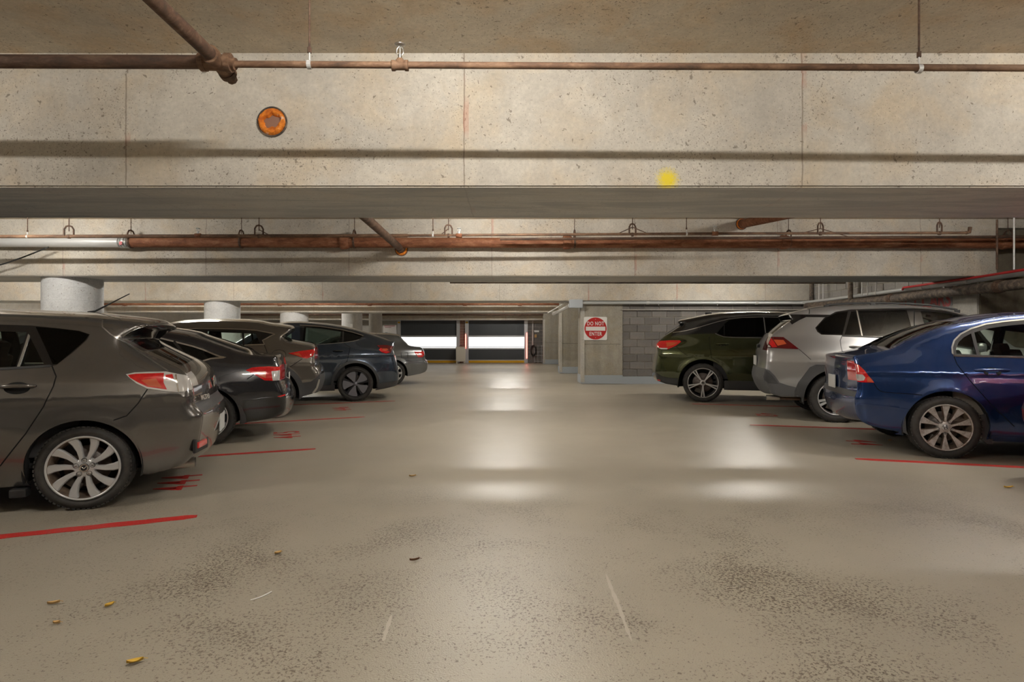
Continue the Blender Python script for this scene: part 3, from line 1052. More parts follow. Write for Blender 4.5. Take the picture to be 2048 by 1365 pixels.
# sway brace wires
for (x0_, y0_, x1_, y1_) in ((1265, 455, 1230, 471), (1265, 455, 1300, 470), (1641, 458, 1600, 468), (1641, 458, 1720, 481), (518, 460, 540, 472), (897, 458, 880, 472)):
    tag(MB().tube([P3_(x0_, y0_), P3_(x1_, y1_)], .007, 6).build('brace_rod', 'rust_dark'), {1230: 'short sway brace rod falling toward the pale ring hanger side of spread brace', 1300: 'sway brace rod rising from slim pipe to spread brace yoke', 1600: 'short slanting sway brace rod opposite the long one', 1720: 'long slanting sway brace rod reaching down to the orange pipe', 540: 'tiny brace rod on yoke over first orange pipe length', 880: 'tiny brace rod beside two close slim hangers'}[x1_], 'brace rod', 'sway brace rods')
# hanging cable at the left
pts = [atY(97 - 120 * t, 495 + 30 * t + 12 * math.sin(t * 1.6), 9.88) for t in np.linspace(0, 1.2, 14)]
tag(MB().tube(pts, .012, 8).build('cable', 'wire_black'), 'loose dark cable sagging from the silver grey pipe', 'cable')
# pipes in the further bays
for (ya, py, rr, mt, lab) in ((22.3, 608.5, .062, 'rust_orange', 'rusty pipe hung in front of the fourth beam'),
                              (30.7, 629.8, .068, 'rust_dark', 'dark rusty pipe hung just before the roller doors')):
    a, b = atY(-100, py, ya), atY(1136 if ya < 25 else 1112, py, ya)
    r = empty('drain_pipe', b)
    MB().tube([(0, 0, 0), a - b], rr, 16).build('pipe', mt, r)
    for px in (250, 560, 740, 930, 1040):
        c = atY(px, py, ya) - b
        MB().lathe([(rr, -.09), (rr + .02, -.08), (rr + .02, .06), (rr, .08)], c, 'x', 16).build('joint', mt, r)
        MB().tube([c + Vector((.3, 0, 0)), c + Vector((.3, 0, CEIL - b.z))], .012, 8).build('hanger_rod', 'rust_dark', r)
    tag(r, lab, 'pipe')
# black pipe behind the second beam
a, b = atY(900, 565, 11.45), atY(1690, 565.5, 11.45)
r = empty('drain_pipe', a)
MB().tube([(0, 0, 0), b - a], .03, 14).build('pipe', 'rust_black', r)
for px in (1100, 1400, 1600):
    c = atY(px, 565, 11.45) - a
    MB().tube([c, c + Vector((0, 0, CEIL - a.z))], .008, 8).build('hanger_rod', 'rust_dark', r)
tag(r, 'slim black pipe just behind the second beam', 'pipe')

# grey box, conduits and the sloping pipes on the right
BY = PY - .12
c = atY(1151.5, 608.5, BY)
r = empty('junction_box', c)
MB().box((0, 0, 0), (.375, .18, .235), .008).build('box', 'box_grey', r)
MB().box((0, -.093, 0), (.34, .008, .20), .003).build('cover', 'box_grey', r)
tag(r, 'blue grey electrical junction box on the corner of the pillar', 'junction box')
# conduit along the back wall then along the side wall
p = [atY(1165, 606.5, BY), atY(1600, 606.5, BY), Vector((8.19, BY - .07, 2.297)), Vector((8.25, BY - .25, 2.297))] + [Vector((8.25 - .03 * k, yy, 2.299 + .004 * (yy < 9.5))) for k, yy in enumerate((14.2, 12.0, 10.05, 9.03, 7.0))]
r = empty('conduit', p[0])
MB().tube([q - p[0] for q in p], .044, 18).build('pipe', 'galvanised', r)
for t_, (i0, i1) in ((.3, (0, 1)), (.8, (0, 1)), (.5, (4, 5)), (.2, (5, 6)), (.8, (5, 6)), (.1, (7, 8))):
    q = p[i0].lerp(p[i1], t_) - p[0]; dd = (p[i1] - p[i0]).normalized() * .04
    MB().tube([q - dd, q + dd], .051, 16).build('coupling', 'galvanised_light', r)
for t_, (i0, i1) in ((.35, (0, 1)), (.62, (0, 1)), (.5, (5, 6)), (.9, (6, 7))):
    q = p[i0].lerp(p[i1], t_) - p[0]
    MB().tube([q + Vector((0, 0, -.07)), q + Vector((0, 0, .06))], .012, 8).build('clip', 'galvanised_light', r)
tag(r, 'thick galvanised conduit along block wall, sloping up past the blue sedan', 'conduit')
p = [Vector((8.10, 12.0, 2.325)), Vector((8.06, 10.0, 2.328)), Vector((8.03, 9.0, 2.34)), Vector((7.97, 7.0, 2.35))]
tag(MB().tube([p[0] + Vector((0.05, .1, -.03)), *p], .022, 14).build('conduit', 'red_conduit'), 'thin red conduit lying above the galvanised conduit', 'conduit')
p = [Vector((8.2, BY - .2, 2.19)), Vector((8.2, 12.9, 2.13)), Vector((8.15, 11.3, 2.13)), Vector((8.1, 9.9, 2.125)), Vector((8.05, 8.9, 2.12)), Vector((8.0, 7.0, 2.10))]
r = empty('drain_pipe', p[0])
MB().tube([q - p[0] for q in p], .088, 22).build('pipe', 'rust_black', r)
for t_, i0 in ((.25, 1), (.3, 3)):
    q = p[i0].lerp(p[i0 + 1], t_) - p[0]; dd = (p[i0 + 1] - p[i0]).normalized() * .06
    MB().tube([q - dd, q - dd * .4, q + dd], [.108, .114, .095], 20).build('bell_joint', 'rust_dark', r)
tag(r, 'blackened drain pipe sloping beneath the galvanised conduit', 'pipe')
for px, yt, yb, Y, rr, mt, lab in ((1623, 560, 604, BY - .2, .055, 'rust_black', 'short blackened vertical pipe joining the sloping drain by the back wall'),
                                   (1701, 560, 608, 14.0, .055, 'rust_black', 'short blackened vertical pipe further along the sloping drain'),
                                   (1994, 440, 540, 9.35, .016, 'rust_dark', 'thin rusty rod down the dark end of the beam'),
                                   (2028, 432, 540, 9.2, .014, 'galvanised_light', 'thin bright hanger rod holding the red conduit')):
    a, b = atY(px, yt, Y), atY(px, yb, Y)
    tag(MB().tube([a, b], rr, 14).build('drop_pipe', mt), lab, 'pipe')
for px in (1638, 1646, 1724, 1735, 1752, 1768):
    Y = 15.2 if px < 1700 else 13.2
    a, b = atY(px, 560, Y), atY(px, 600 if px < 1700 else 592, Y)
    tag(MB().tube([a, b], .012, 8).build('hanger_rod', 'galvanised_light'), 'thin bright threaded rod above the galvanised conduit', 'hanger rod', 'threaded rods above the conduit')
# conduits leaving the box toward the far bays and red rod
a = atY(1140, 612, BY)
q = [a, atY(1128, 619, BY + 1.2), atY(1107, 629, BY + 4.2)]
tag(MB().tube(q, .055, 14).build('conduit', 'galvanised_light'), 'pale conduit slanting away from junction box toward roller doors', 'conduit')
q = [atY(1137, 602, BY), atY(1118, 614, BY + 1.5), atY(1096, 627, BY + 4.5)]
tag(MB().tube(q, .02, 10).build('conduit', 'fixture_white'), 'thin white cable above the slanting pale conduit', 'cable')
tag(MB().tube([atY(1138.5, 568, BY + .1), atY(1138.5, 601, BY + .1)], .028, 10).build('drop_pipe', 'red_conduit'), 'thin red rod dropping to the junction box', 'pipe')

# pale scuffs in the coating
for (q, lab) in ((((1212, 1150), (1224, 1182), (1238, 1215), (1252, 1255), (1266, 1290)), 'long pale scuff in the floor coating of the aisle'),
                 (((783, 1232), (773, 1262), (765, 1288)), 'short pale scuff in the floor coating of the aisle')):
    vs, fs = [], []
    rnd = random.Random(len(q))
    P = []
    for (u0, v0), (u1, v1) in zip(q[:-1], q[1:]):
        for k in range(6):
            P.append(fl(u0 + (u1 - u0) * k / 6, v0 + (v1 - v0) * k / 6))
    for i, (x, y) in enumerate(P):
        w_ = .011 * math.sin(math.pi * (i + .5) / len(P)) ** .5 * rnd.uniform(.5, 1.2)
        vs += [(x - w_, y, .0012), (x + w_, y, .0012)]
    fs = [(2 * i, 2 * i + 1, 2 * i + 3, 2 * i + 2) for i in range(len(P) - 1)]
    tag(mesh_obj('scuff_mark', vs, fs, 'scuff_paint'), lab, 'floor marking')

# ------------------------------------------------------------------ cars: panels laid on a curved side surface
def densify(pts, step, closed):
    out = []
    n = len(pts)
    for i in range(n if closed else n - 1):
        a, b = np.array(pts[i][:2], float), np.array(pts[(i + 1) % n][:2], float)
        k = max(1, int(math.ceil(np.linalg.norm(b - a) / step)))
        for j in range(k):
            out.append(a + (b - a) * j / k)
    if not closed:
        out.append(np.array(pts[-1][:2], float))
    return np.array(out)

def smooth_line(pts, n=6):
    """Catmull-Rom through 2D points (open)"""
    P = [np.array(p, float) for p in pts]
    if len(P) < 3: return P
    out = []
    for i in range(len(P) - 1):
        p0, p1, p2, p3 = P[max(i - 1, 0)], P[i], P[i + 1], P[min(i + 2, len(P) - 1)]
        for k in range(n):
            t = k / n
            out.append(.5 * ((2 * p1) + (-p0 + p2) * t + (2 * p0 - 5 * p1 + 4 * p2 - p3) * t * t + (-p0 + 3 * p1 - 3 * p2 + p3) * t ** 3))
    out.append(P[-1])
    return out

def in_poly(P, poly):
    x, y = P[:, 0], P[:, 1]
    c = np.zeros(len(P), bool)
    n = len(poly)
    for i in range(n):
        x0, y0 = poly[i]; x1, y1 = poly[(i + 1) % n]
        if y0 == y1: continue
        m = ((y0 > y) != (y1 > y)) & (x < (x1 - x0) * (y - y0) / (y1 - y0) + x0)
        c ^= m
    return c

def seg_dist(P, A, B):
    """distance of points to nearest segment, index and parameter"""
    best = np.full(len(P), 1e9); bi = np.zeros(len(P), int); bt = np.zeros(len(P))
    D = B - A
    L2 = np.maximum((D ** 2).sum(1), 1e-12)
    for i in range(len(A)):
        t = np.clip(((P - A[i]) @ D[i]) / L2[i], 0, 1)
        q = P - (A[i] + t[:, None] * D[i])
        d = (q ** 2).sum(1)
        m = d < best
        best[m] = d[m]; bi[m] = i; bt[m] = t[m]
    return np.sqrt(best), bi, bt

KCROWN = {'roof': .16, 'windshield': .14, 'rear_window': .13, 'hood': .07, 'deck': .04, 'tailgate': .12, 'rear_bumper': .15,
          'front_bumper': .2, 'under': 0, 'spoiler': .05, 'sunroof': .16, 'rear_light_zone': .12, 'lower_bumper': .15, 'shelf': .1}

def components(faces):
    par = {}
    def find(a):
        while par.setdefault(a, a) != a:
            par[a] = par[par[a]]; a = par[a]
        return a
    for f in faces:
        r = find(int(f[0]))
        for v in f[1:]:
            par[find(int(v))] = r
    g = {}
    for k, f in enumerate(faces):
        g.setdefault(find(int(f[0])), []).append(k)
    return sorted(g.values(), key=len, reverse=True)

class Car:
    def __init__(self, name, label, contact, phi, side, W, belt, paint, tumble=.26, wheel_r=.32, wb=2.7, arch_r=.38, group=None,
                 rear_taper=.11, rear_x=-.95, flare=.012, fillet=.055, profile=None, front_x=None):
        self.name = name; self.W = W; self.paint = paint; self.wr = wheel_r; self.wb = wb; self.ar = arch_r
        ph = math.radians(phi)
        self.dir = Vector((side * math.cos(ph), -math.sin(ph), 0))
        self.n = Vector((-side * math.sin(ph), -math.cos(ph), 0))
        x, y = fl(*contact)
        self.root_loc = Vector((x, y, 0)) - self.n * (W - .035)
        self.root = empty(name, self.root_loc, math.atan2(self.dir.y, self.dir.x))
        tag(self.root, label, 'car', group)
        self.near = 1 if side < 0 else -1            # sign of local y that faces the camera
        zt = np.arange(0, 2.2, .01)
        if profile is None:
            profile = [(0, .15), (.18, .11), (.28, .065), (.42, .028), (.58, .0), (.78, .010), (belt - .06, .03), (belt, .05), (belt + .05, .078), (1.5, tumble), (2.2, tumble + .3)]
        pv = np.interp(zt, [p[0] for p in profile], [p[1] for p in profile])
        ker = np.exp(-.5 * (np.arange(-9, 10) / 2.6) ** 2); ker /= ker.sum()
        pv = np.convolve(np.pad(pv, 9, mode='edge'), ker, 'valid')
        self.zt, self.pv = zt, pv
        self.belt, self.rt, self.rx, self.flare, self.R = belt, rear_taper, rear_x, flare, fillet
        self.fx = front_x or wb + .85
        self.creases = []           # (x0,x1,z0,z1,amount) soft steps
        self.contour = []           # x,z,tag
        self.layers = []            # dict
    # half width without edge rounding
    def side0(self, x, z):
        x = np.asarray(x, float); z = np.asarray(z, float)
        y = self.W - np.interp(z, self.zt, self.pv)
        u = np.clip((.15 - x) / (.15 - self.rx), 0, 1.3)
        y = y - self.rt * u ** 2.2
        v = np.clip((x - (self.wb - .1)) / (self.fx - self.wb + .1), 0, 1.3)
        y = y - .16 * v ** 2.2
        g = np.clip((z - self.belt) / .25, 0, 1); g = g * g * (3 - 2 * g)
        y = y - .07 * g * np.clip((.7 - x) / 1.5, 0, 1) ** 1.5
        y = y - .05 * g * np.clip((x - self.wb + 1.3) / 1.2, 0, 1.2) ** 1.5
        for cxw in (0, self.wb):
            r = np.hypot(x - cxw, z - self.wr)
            y = y + self.flare * np.exp(-((r - self.ar) / .06) ** 2)
        for (zc_, slope, amt, wdt, xa, xb) in self.creases:
            zz = z - (zc_ + slope * x)
            m = np.clip((x - xa) / .12, 0, 1) * np.clip((xb - x) / .12, 0, 1)
            y = y + amt * np.exp(-np.abs(zz) / wdt) * m
        return y
    # pixel -> side plane coordinates
    def px(self, crop, pts, inset=0.0, smooth=0):
        x0, y0, s = crop
        c = Vector((0, 0, CAMH)) - self.root_loc
        cl = (c.dot(self.dir), c.dot(self.n), CAMH)
        out = []
        for p in pts:
            X, Y = x0 + p[0] / s, y0 + p[1] / s
            r = Vector(((X - CX) / FPX, 1, (CY - Y) / FPX))
            d = (r.dot(self.dir), r.dot(self.n), r.z)
            v = self.W
            for _ in range(8):
                t = (v - cl[1]) / d[1]
                x, z = cl[0] + t * d[0], cl[2] + t * d[2]
                v = float(self.side0(x, z)) - inset
            out.append((x, z) + tuple(p[2:]))
        if smooth:
            out = [tuple(q) for q in smooth_line([o[:2] for o in out], smooth)]
        return out
    def set_contour(self, pts):
        """pts: (x,z,tag) tag belongs to the segment that starts at the point"""
        A = []
        n = len(pts)
        cur = 'tailgate'
        tags = []
        for p in pts:
            if len(p) > 2 and p[2]: cur = p[2]
            tags.append(cur)
        P, T = [], []
        for i in range(n):
            a, b = np.array(pts[i][:2]), np.array(pts[(i + 1) % n][:2])
            k = max(1, int(math.ceil(np.linalg.norm(b - a) / .03)))
            for j in range(k):
                P.append(a + (b - a) * j / k); T.append(tags[i])
        P = np.array(P)
        # light smoothing of the outline
        for _ in range(1):
            P = .5 * P + .25 * (np.roll(P, 1, 0) + np.roll(P, -1, 0))
        self.C = P; self.CT = T
        area = .5 * np.sum(P[:, 0] * np.roll(P[:, 1], -1) - np.roll(P[:, 0], -1) * P[:, 1])
        d = np.roll(P, -1, 0) - np.roll(P, 1, 0)
        nn = np.stack([d[:, 1], -d[:, 0]], 1) * (1 if area > 0 else -1)
        nn /= np.linalg.norm(nn, axis=1)[:, None]
        for _ in range(2):
            nn = .5 * nn + .25 * (np.roll(nn, 1, 0) + np.roll(nn, -1, 0))
            nn /= np.linalg.norm(nn, axis=1)[:, None]
        self.CN = nn
        R = np.array([.012 if t in ('under', 'spoiler') else (self.R * .45 if t == 'deck' else self.R) for t in T])
        k = np.array([KCROWN.get(t, .1) for t in T])
        for _ in range(4):
            R = .5 * R + .25 * (np.roll(R, 1) + np.roll(R, -1)); k = .5 * k + .25 * (np.roll(k, 1) + np.roll(k, -1))
        self.CR, self.CK = R, k
    def lift(self, P):
        d, bi, bt = seg_dist(P, self.C, np.roll(self.C, -1, 0))
        R = self.CR[bi] * (1 - bt) + np.roll(self.CR, -1)[bi] * bt
        r = R * 1.3 + .012
        q = np.clip(1 - d / r, 0, 1)
        F = R * (1 - np.sqrt(np.maximum(0, 1 - q * q)))
        return self.side0(P[:, 0], P[:, 1]) - F
    def layer(self, name, poly, mat, off=0.0, sub=None, hole=False, strip=None, closed=False, smooth=False):
        self.layers.append(dict(name=name, poly=[tuple(p[:2]) for p in poly], mat=mat, off=off, sub=sub, hole=hole, strip=strip, closed=closed, smooth=smooth))
    def seam(self, pts, w=.008):
        self.layer('panel_gap', pts, 'gap_black', -.007, strip=w)
    def line(self, name, pts, mat, w, off=.004, closed=False):
        self.layer(name, pts, mat, off, strip=w, closed=closed)
    def arch(self, x, clad=None):
        c = (x, self.wr)
        if clad:
            r2, mat, nm = clad
            self.layer(nm, [(c[0] + r2 * math.cos(t), c[1] + r2 * math.sin(t)) for t in np.linspace(0, 2 * math.pi, 65)[:-1]], mat, .008)
        self.layer('hole', [(c[0] + self.ar * math.cos(t), c[1] + self.ar * math.sin(t)) for t in np.linspace(0, 2 * math.pi, 57)[:-1]], None, hole=True)

    def build(self, base='quarter_panel', wrapmap=None, step=.04):
        W = self.W
        verts, edges = [], []
        def addline(pts, closed):
            b = len(verts); n = len(pts)
            verts.extend([Vector((float(p[0]), float(p[1]))) for p in pts])
            for i in range(n if closed else n - 1):
                edges.append((b + i, b + (i + 1) % n))
        addline(self.C, True)
        for L in self.layers:
            if L['strip']:
                p = densify(L['poly'], .03, L['closed'])
                n = len(p)
                if L['closed']:
                    d = np.roll(p, -1, 0) - np.roll(p, 1, 0)
                else:
                    d = np.gradient(p, axis=0)
                d /= np.maximum(np.linalg.norm(d, axis=1), 1e-9)[:, None]
                q = np.stack([-d[:, 1], d[:, 0]], 1) * L['strip'] / 2
                L['pl'] = p
                if L['closed']:
                    addline(p + q, True); addline(p - q, True)
                else:
                    addline(np.concatenate([p + q, (p - q)[::-1]]), True)
            else:
                L['pl'] = densify(L['poly'], .03, True)
                addline(L['pl'], True)
        # free points: grid + rings near the outline
        mn, mx = self.C.min(0), self.C.max(0)
        gx, gz = np.meshgrid(np.arange(mn[0], mx[0], step), np.arange(mn[1], mx[1], step))
        G = np.stack([gx.ravel() + np.tile([0, step / 2], gx.size)[:gx.size] * 0, gz.ravel()], 1)
        G = G + np.random.RandomState(1).uniform(-.004, .004, G.shape)
        ring = [self.C - self.CN * dd for dd in (.004, .011, .022, .038, .058)]
        F = np.concatenate([G] + ring)
        F = F[in_poly(F, self.C)]
        d, _, _ = seg_dist(F, self.C, np.roll(self.C, -1, 0))
        F = F[d > .003]
        verts.extend([Vector((float(p[0]), float(p[1]))) for p in F])
        v2, e2, f2, _, _, _ = delaunay_2d_cdt(verts, edges, [], 0, 1e-5)
        V = np.array([(v.x, v.y) for v in v2])
        T = np.array([f for f in f2 if len(f) == 3])
        cen = V[T].mean(1)
        ok = in_poly(cen, self.C)
        T, cen = T[ok], cen[ok]
        cls = np.full(len(T), -1)
        for i, L in enumerate(self.layers):
            if L['strip']:
                p = L['pl']
                A = p if L['closed'] else p[:-1]
                B = np.roll(p, -1, 0) if L['closed'] else p[1:]
                bb = (cen[:, 0] > p[:, 0].min() - .1) & (cen[:, 0] < p[:, 0].max() + .1) & (cen[:, 1] > p[:, 1].min() - .1) & (cen[:, 1] < p[:, 1].max() + .1)
                ix = np.where(bb)[0]
                dd, _, _ = seg_dist(cen[ix], A, B)
                m = ix[dd < L['strip'] / 2 * 1.03]
            else:
                m = in_poly(cen, L['pl'])
            cls[m] = i
        # lift
        y = self.lift(V)
        e = .004
        dyx = (self.lift(V + [e, 0]) - self.lift(V - [e, 0])) / (2 * e)
        dyz = (self.lift(V + [0, e]) - self.lift(V - [0, e])) / (2 * e)
        N = np.stack([-dyx, np.ones(len(V)), -dyz], 1)
        N /= np.linalg.norm(N, axis=1)[:, None]
        # orient triangles so that normal is +y
        a, b, c = V[T[:, 0]], V[T[:, 1]], V[T[:, 2]]
        cr = (b[:, 0] - a[:, 0]) * (c[:, 1] - a[:, 1]) - (b[:, 1] - a[:, 1]) * (c[:, 0] - a[:, 0])
        flip = cr > 0      # x cross z = -y
        T[flip] = T[flip][:, [0, 2, 1]]
        self.V, self.Y, self.N = V, y, N
        parents = {}
        order = [(-1, dict(name=base, mat=self.paint, off=0, sub=None, hole=False))] + [(i, L) for i, L in enumerate(self.layers) if not L['hole']]
        groups = {}
        for i, L in order:
            groups.setdefault((L['name'], L['mat'], L['sub'], L['off']), []).append(i)
        done = {}
        for key in list(groups):
            name, mat, sub, off = key
            strip_multi = False
            idsets = [groups[key]] if strip_multi else [[k] for k in groups[key]]
            for ids in idsets:
                m = np.isin(cls, ids)
                if not m.any(): continue
                tt = T[m]
                for comp in components(tt):
                    if len(comp) < 6 and name != 'panel_gap' and len(comp) < len(tt): continue
                    if len(comp) < 2: continue
                    tc = tt[comp]
                    nm = name
                    if name == 'quarter_panel' and V[tc].mean((0, 1))[0] > self.wb * .75: nm = 'front_fender'
                    for sgn in (1, -1):
                        par = self.root
                        if sub and (sub, sgn) in done: par = done[(sub, sgn)]
                        o = self._part(nm, tc, mat, off, sgn, par)
                        done.setdefault((nm, sgn), o)
        self.parts = done
        self._wrap(wrapmap or {})
        return self

    def _part(self, name, tt, mat, off, sgn, parent):
        used, inv = np.unique(tt, return_inverse=True)
        t = inv.reshape(tt.shape)
        P = np.stack([self.V[used, 0], self.Y[used] + off, self.V[used, 1]], 1)
        Nn = self.N[used].copy()
        # boundary skirt
        ed = {}
        for f in t:
            for i in range(3):
                a, b = int(f[i]), int(f[(i + 1) % 3])
                if (b, a) in ed: del ed[(b, a)]
                else: ed[(a, b)] = 1
        faces = [tuple(int(i) for i in f) for f in t]
        vs = [tuple(p) for p in P]; ns = [tuple(n) for n in Nn]
        dep = .02
        for (a, b) in ed:
            pa, pb = P[a], P[b]
            d = pb - pa
            nrm = np.cross(d, np.array([0, 1.0, 0]))
            ln = np.linalg.norm(nrm)
            if ln < 1e-9: continue
            nrm = nrm / ln
            k = len(vs)
            vs += [tuple(pa), tuple(pb), (pb[0], pb[1] - dep, pb[2]), (pa[0], pa[1] - dep, pa[2])]
            ns += [tuple(nrm)] * 4
            faces.append((k + 1, k, k + 3, k + 2))
        if sgn < 0:
            vs = [(x, -y, z) for x, y, z in vs]; ns = [(x, -y, z) for x, y, z in ns]
            faces = [f[::-1] for f in faces]
        return mesh_obj(name, vs, faces, mat, parent, True, normals=ns)

    def _wrap(self, wm):
        """skin across the car between both side outlines.  wm: tag -> [(t_limit, part, material), ...] from the centre out"""
        C, CN, K = self.C, self.CN, self.CK
        n = len(C)
        ye = self.lift(C)
        br = sorted({round(b[0], 3) for v in wm.values() for b in v if b[0] < 1})
        base = list(np.linspace(0, 1, 13))
        ts = sorted(set([round(b, 3) for b in base if all(abs(b - x) > .02 for x in br)] + br))
        ts = [-t for t in ts[::-1] if t > 0] + ts
        m = len(ts)
        ta = np.array(ts)
        Y = ye[:, None] * ta[None]
        off = (K * ye ** 2)[:, None] * (1 - ta[None] ** 2)
        PX = C[:, 0][:, None] + CN[:, 0][:, None] * off
        PZ = C[:, 1][:, None] + CN[:, 1][:, None] * off
        P = np.stack([PX, Y, PZ], 2)
        # normals
        du = np.roll(P, -1, 0) - np.roll(P, 1, 0)
        dv = np.gradient(P, axis=1)
        Nn = np.cross(du, dv)
        ref = np.stack([CN[:, 0], np.zeros(n), CN[:, 1]], 1)[:, None]
        s = np.sign((Nn * ref).sum(2)); s[s == 0] = 1
        Nn = Nn * s[:, :, None]
        Nn /= np.maximum(np.linalg.norm(Nn, axis=2), 1e-9)[:, :, None]
        parts = {}
        for i in range(n):
            i2 = (i + 1) % n
            tagn = self.CT[i]
            spec = wm.get(tagn, [(1, tagn, self.paint)])
            for j in range(m - 1):
                tm = abs((ts[j] + ts[j + 1]) / 2)
                for lim, part, mat in spec:
                    if tm < lim: break
                else:
                    part = None
                if part is None: continue
                fs = parts.setdefault((part, mat), [])
                q = (i * m + j, i2 * m + j, i2 * m + j + 1, i * m + j + 1)
                fs.append(q)
        Pf, Nf = P.reshape(-1, 3), Nn.reshape(-1, 3)
        for (part, mat), fs in [((k[0], k[1]), [v[i] for i in comp]) for k, v in parts.items() for comp in components(v)]:
            fs = np.array(fs)
            used, inv = np.unique(fs, return_inverse=True)
            t = inv.reshape(fs.shape)
            a, b, c = Pf[fs[:, 0]], Pf[fs[:, 1]], Pf[fs[:, 2]]
            fl_ = (np.cross(b - a, c - a) * Nf[fs].mean(1)).sum(1) < 0
            t[fl_] = t[fl_][:, ::-1]
            mesh_obj(part, Pf[used], t.tolist(), mat, self.root, True, normals=Nf[used])

    # ---- small things that ride on the side surface
    def yat(self, x, z):
        return float(self.lift(np.array([[x, z]]))[0])
    def wheels(self, spec, rim_r, width=.21):
        self._wheel0 = make_wheel(spec, self.wr, rim_r, width)
        yo = self.W - .035
        first = True
        for x in (0, self.wb):
            for sgn in (1, -1):
                w = self._wheel0 if first else copy_tree(self._wheel0)
                first = False
                w.parent = self.root
                w.location = (x, sgn * yo, self.wr)
                w.rotation_euler = (0, spec.get('rot', 0) if sgn == self.near else .7, 0 if sgn > 0 else math.pi)
                # liner
                mb = MB()
                ra = self.ar + .012
                nA = 24
                vs, fs = [], []
                y0, y1 = self.W - .045, self.W - .42
                aa = np.linspace(math.radians(-14), math.radians(194), nA)
                for a in aa:
                    for yy in (y0, y1):
                        vs.append((x + ra * math.cos(a), sgn * yy, self.wr + ra * math.sin(a)))
                for k in range(nA - 1):
                    fs.append((2 * k, 2 * k + 1, 2 * k + 3, 2 * k + 2))
                b = len(vs)
                vs.append((x, sgn * y1, self.wr))
                for k in range(nA - 1):
                    fs.append((2 * k + 1, b, 2 * k + 3))
                mesh_obj('wheel_arch_liner', vs, fs, 'liner', self.root, True)
    def handle(self, x, z, L, mat, style='bar', recess=None):
        """door handle on both sides; x,z = centre"""
        for sgn in (1, -1):
            y0 = self.yat(x, z)
            par = self.parts.get(('rear_door', sgn), self.root)
            pts = []
            for k in range(9):
                t = k / 8 - .5
                bow = .030 * (1 - (2 * t) ** 4) + .002
                pts.append((x + t * L, sgn * (self.yat(x + t * L, z) + bow), z + .004 * math.cos(t * 3)))
            mb = MB().tube(pts, [.008, .012, .0135, .014, .014, .014, .0135, .012, .008], 10)
            o = mb.build('door_handle', mat, par)
            # cup behind the handle
            if recess:
                vs, fs = [], []
                for a in range(24):
                    an = 2 * math.pi * a / 24
                    px_, pz_ = x + recess[0] * math.cos(an), z + recess[2] + recess[1] * math.sin(an)
                    vs.append((px_, sgn * (self.yat(px_, pz_) + .002), pz_))
                vs.append((x, sgn * (self.yat(x, z) + .0025), z + recess[2]))
                fs = [(a, (a + 1) % 24, 24) for a in range(24)]
                mesh_obj('handle_recess', vs, fs, recess[3], par, False)
    def interior(self, x0, x1, zf=.42, seat_z=.55, trim='interior_dark', seat='seat_dark', rear=True, head=1.22, dash=True):
        W = self.W
        r = self.root
        MB().box(((x0 + x1) / 2, 0, zf - .1), (x1 - x0, 2 * W - .34, .04)).build('cabin_floor', trim, r)
        for sgn in (1, -1):
            MB().box(((x0 + x1) / 2, sgn * (W - .155), (zf + self.belt) / 2 - .05), (x1 - x0, .04, self.belt - zf - .02), .012).build('door_trim', trim, r)
        def seatm(cx, cy, w, nm):
            b = MB().box((cx, cy, seat_z - .06), (.50, w, .16), .05).build(nm, seat, r)
            rot = Matrix.Rotation(math.radians(-16), 3, 'Y')
            MB().box((cx - .30, cy, seat_z + .27), (.14, w * .96, .62), .05, rot).build('seat_back', seat, b)
            hs = [cy] if w < .7 else [cy - w * .3, cy + w * .3]
            for h_ in hs:
                MB().box((cx - .41, h_, head - .06), (.09, .24, .17), .04, rot).build('headrest', seat, b)
        for cy in (-.37, .37):
            seatm(1.35 + x0 * .3 if False else (x0 + x1) / 2 + .32, cy, .5, 'front_seat')
        if rear:
            seatm((x0 + x1) / 2 - .55, 0, 1.25, 'rear_seat')
        if dash:
            MB().box((x1 - .12, 0, self.belt - .10), (.42, 2 * W - .36, .24), .07).build('dashboard', trim, r)
            mb = MB()
            mb.lathe([(.165, -.012), (.185, 0), (.165, .012), (.15, 0)], (0, 0, 0), 'x', 28, True, True)
            mb.tube([(0, -.16, 0), (0, .16, 0)], .016, 8); mb.tube([(0, 0, 0), (0, 0, -.16)], .016, 8)
            o = mb.build('steering_wheel', trim, r)
            o.location = (x1 - .40, .37, self.belt - .01); o.rotation_euler = (0, math.radians(20), 0)
        # rear view mirrors outside
        for sgn in (1, -1):
            xm = x1 - .28
            MB().box((xm, sgn * (W + .05), self.belt + .07), (.11, .19, .13), .045).build('wing_mirror', self.paint, r)
    def plate(self, x, z, tilt=0, w=.31, h=.155):
        rot = Matrix.Rotation(math.radians(tilt), 3, 'Y')
        b = MB().box((x, 0, z), (.012, w, h), .004, rot).build('licence_plate', 'plate_white', self.root)
        return b

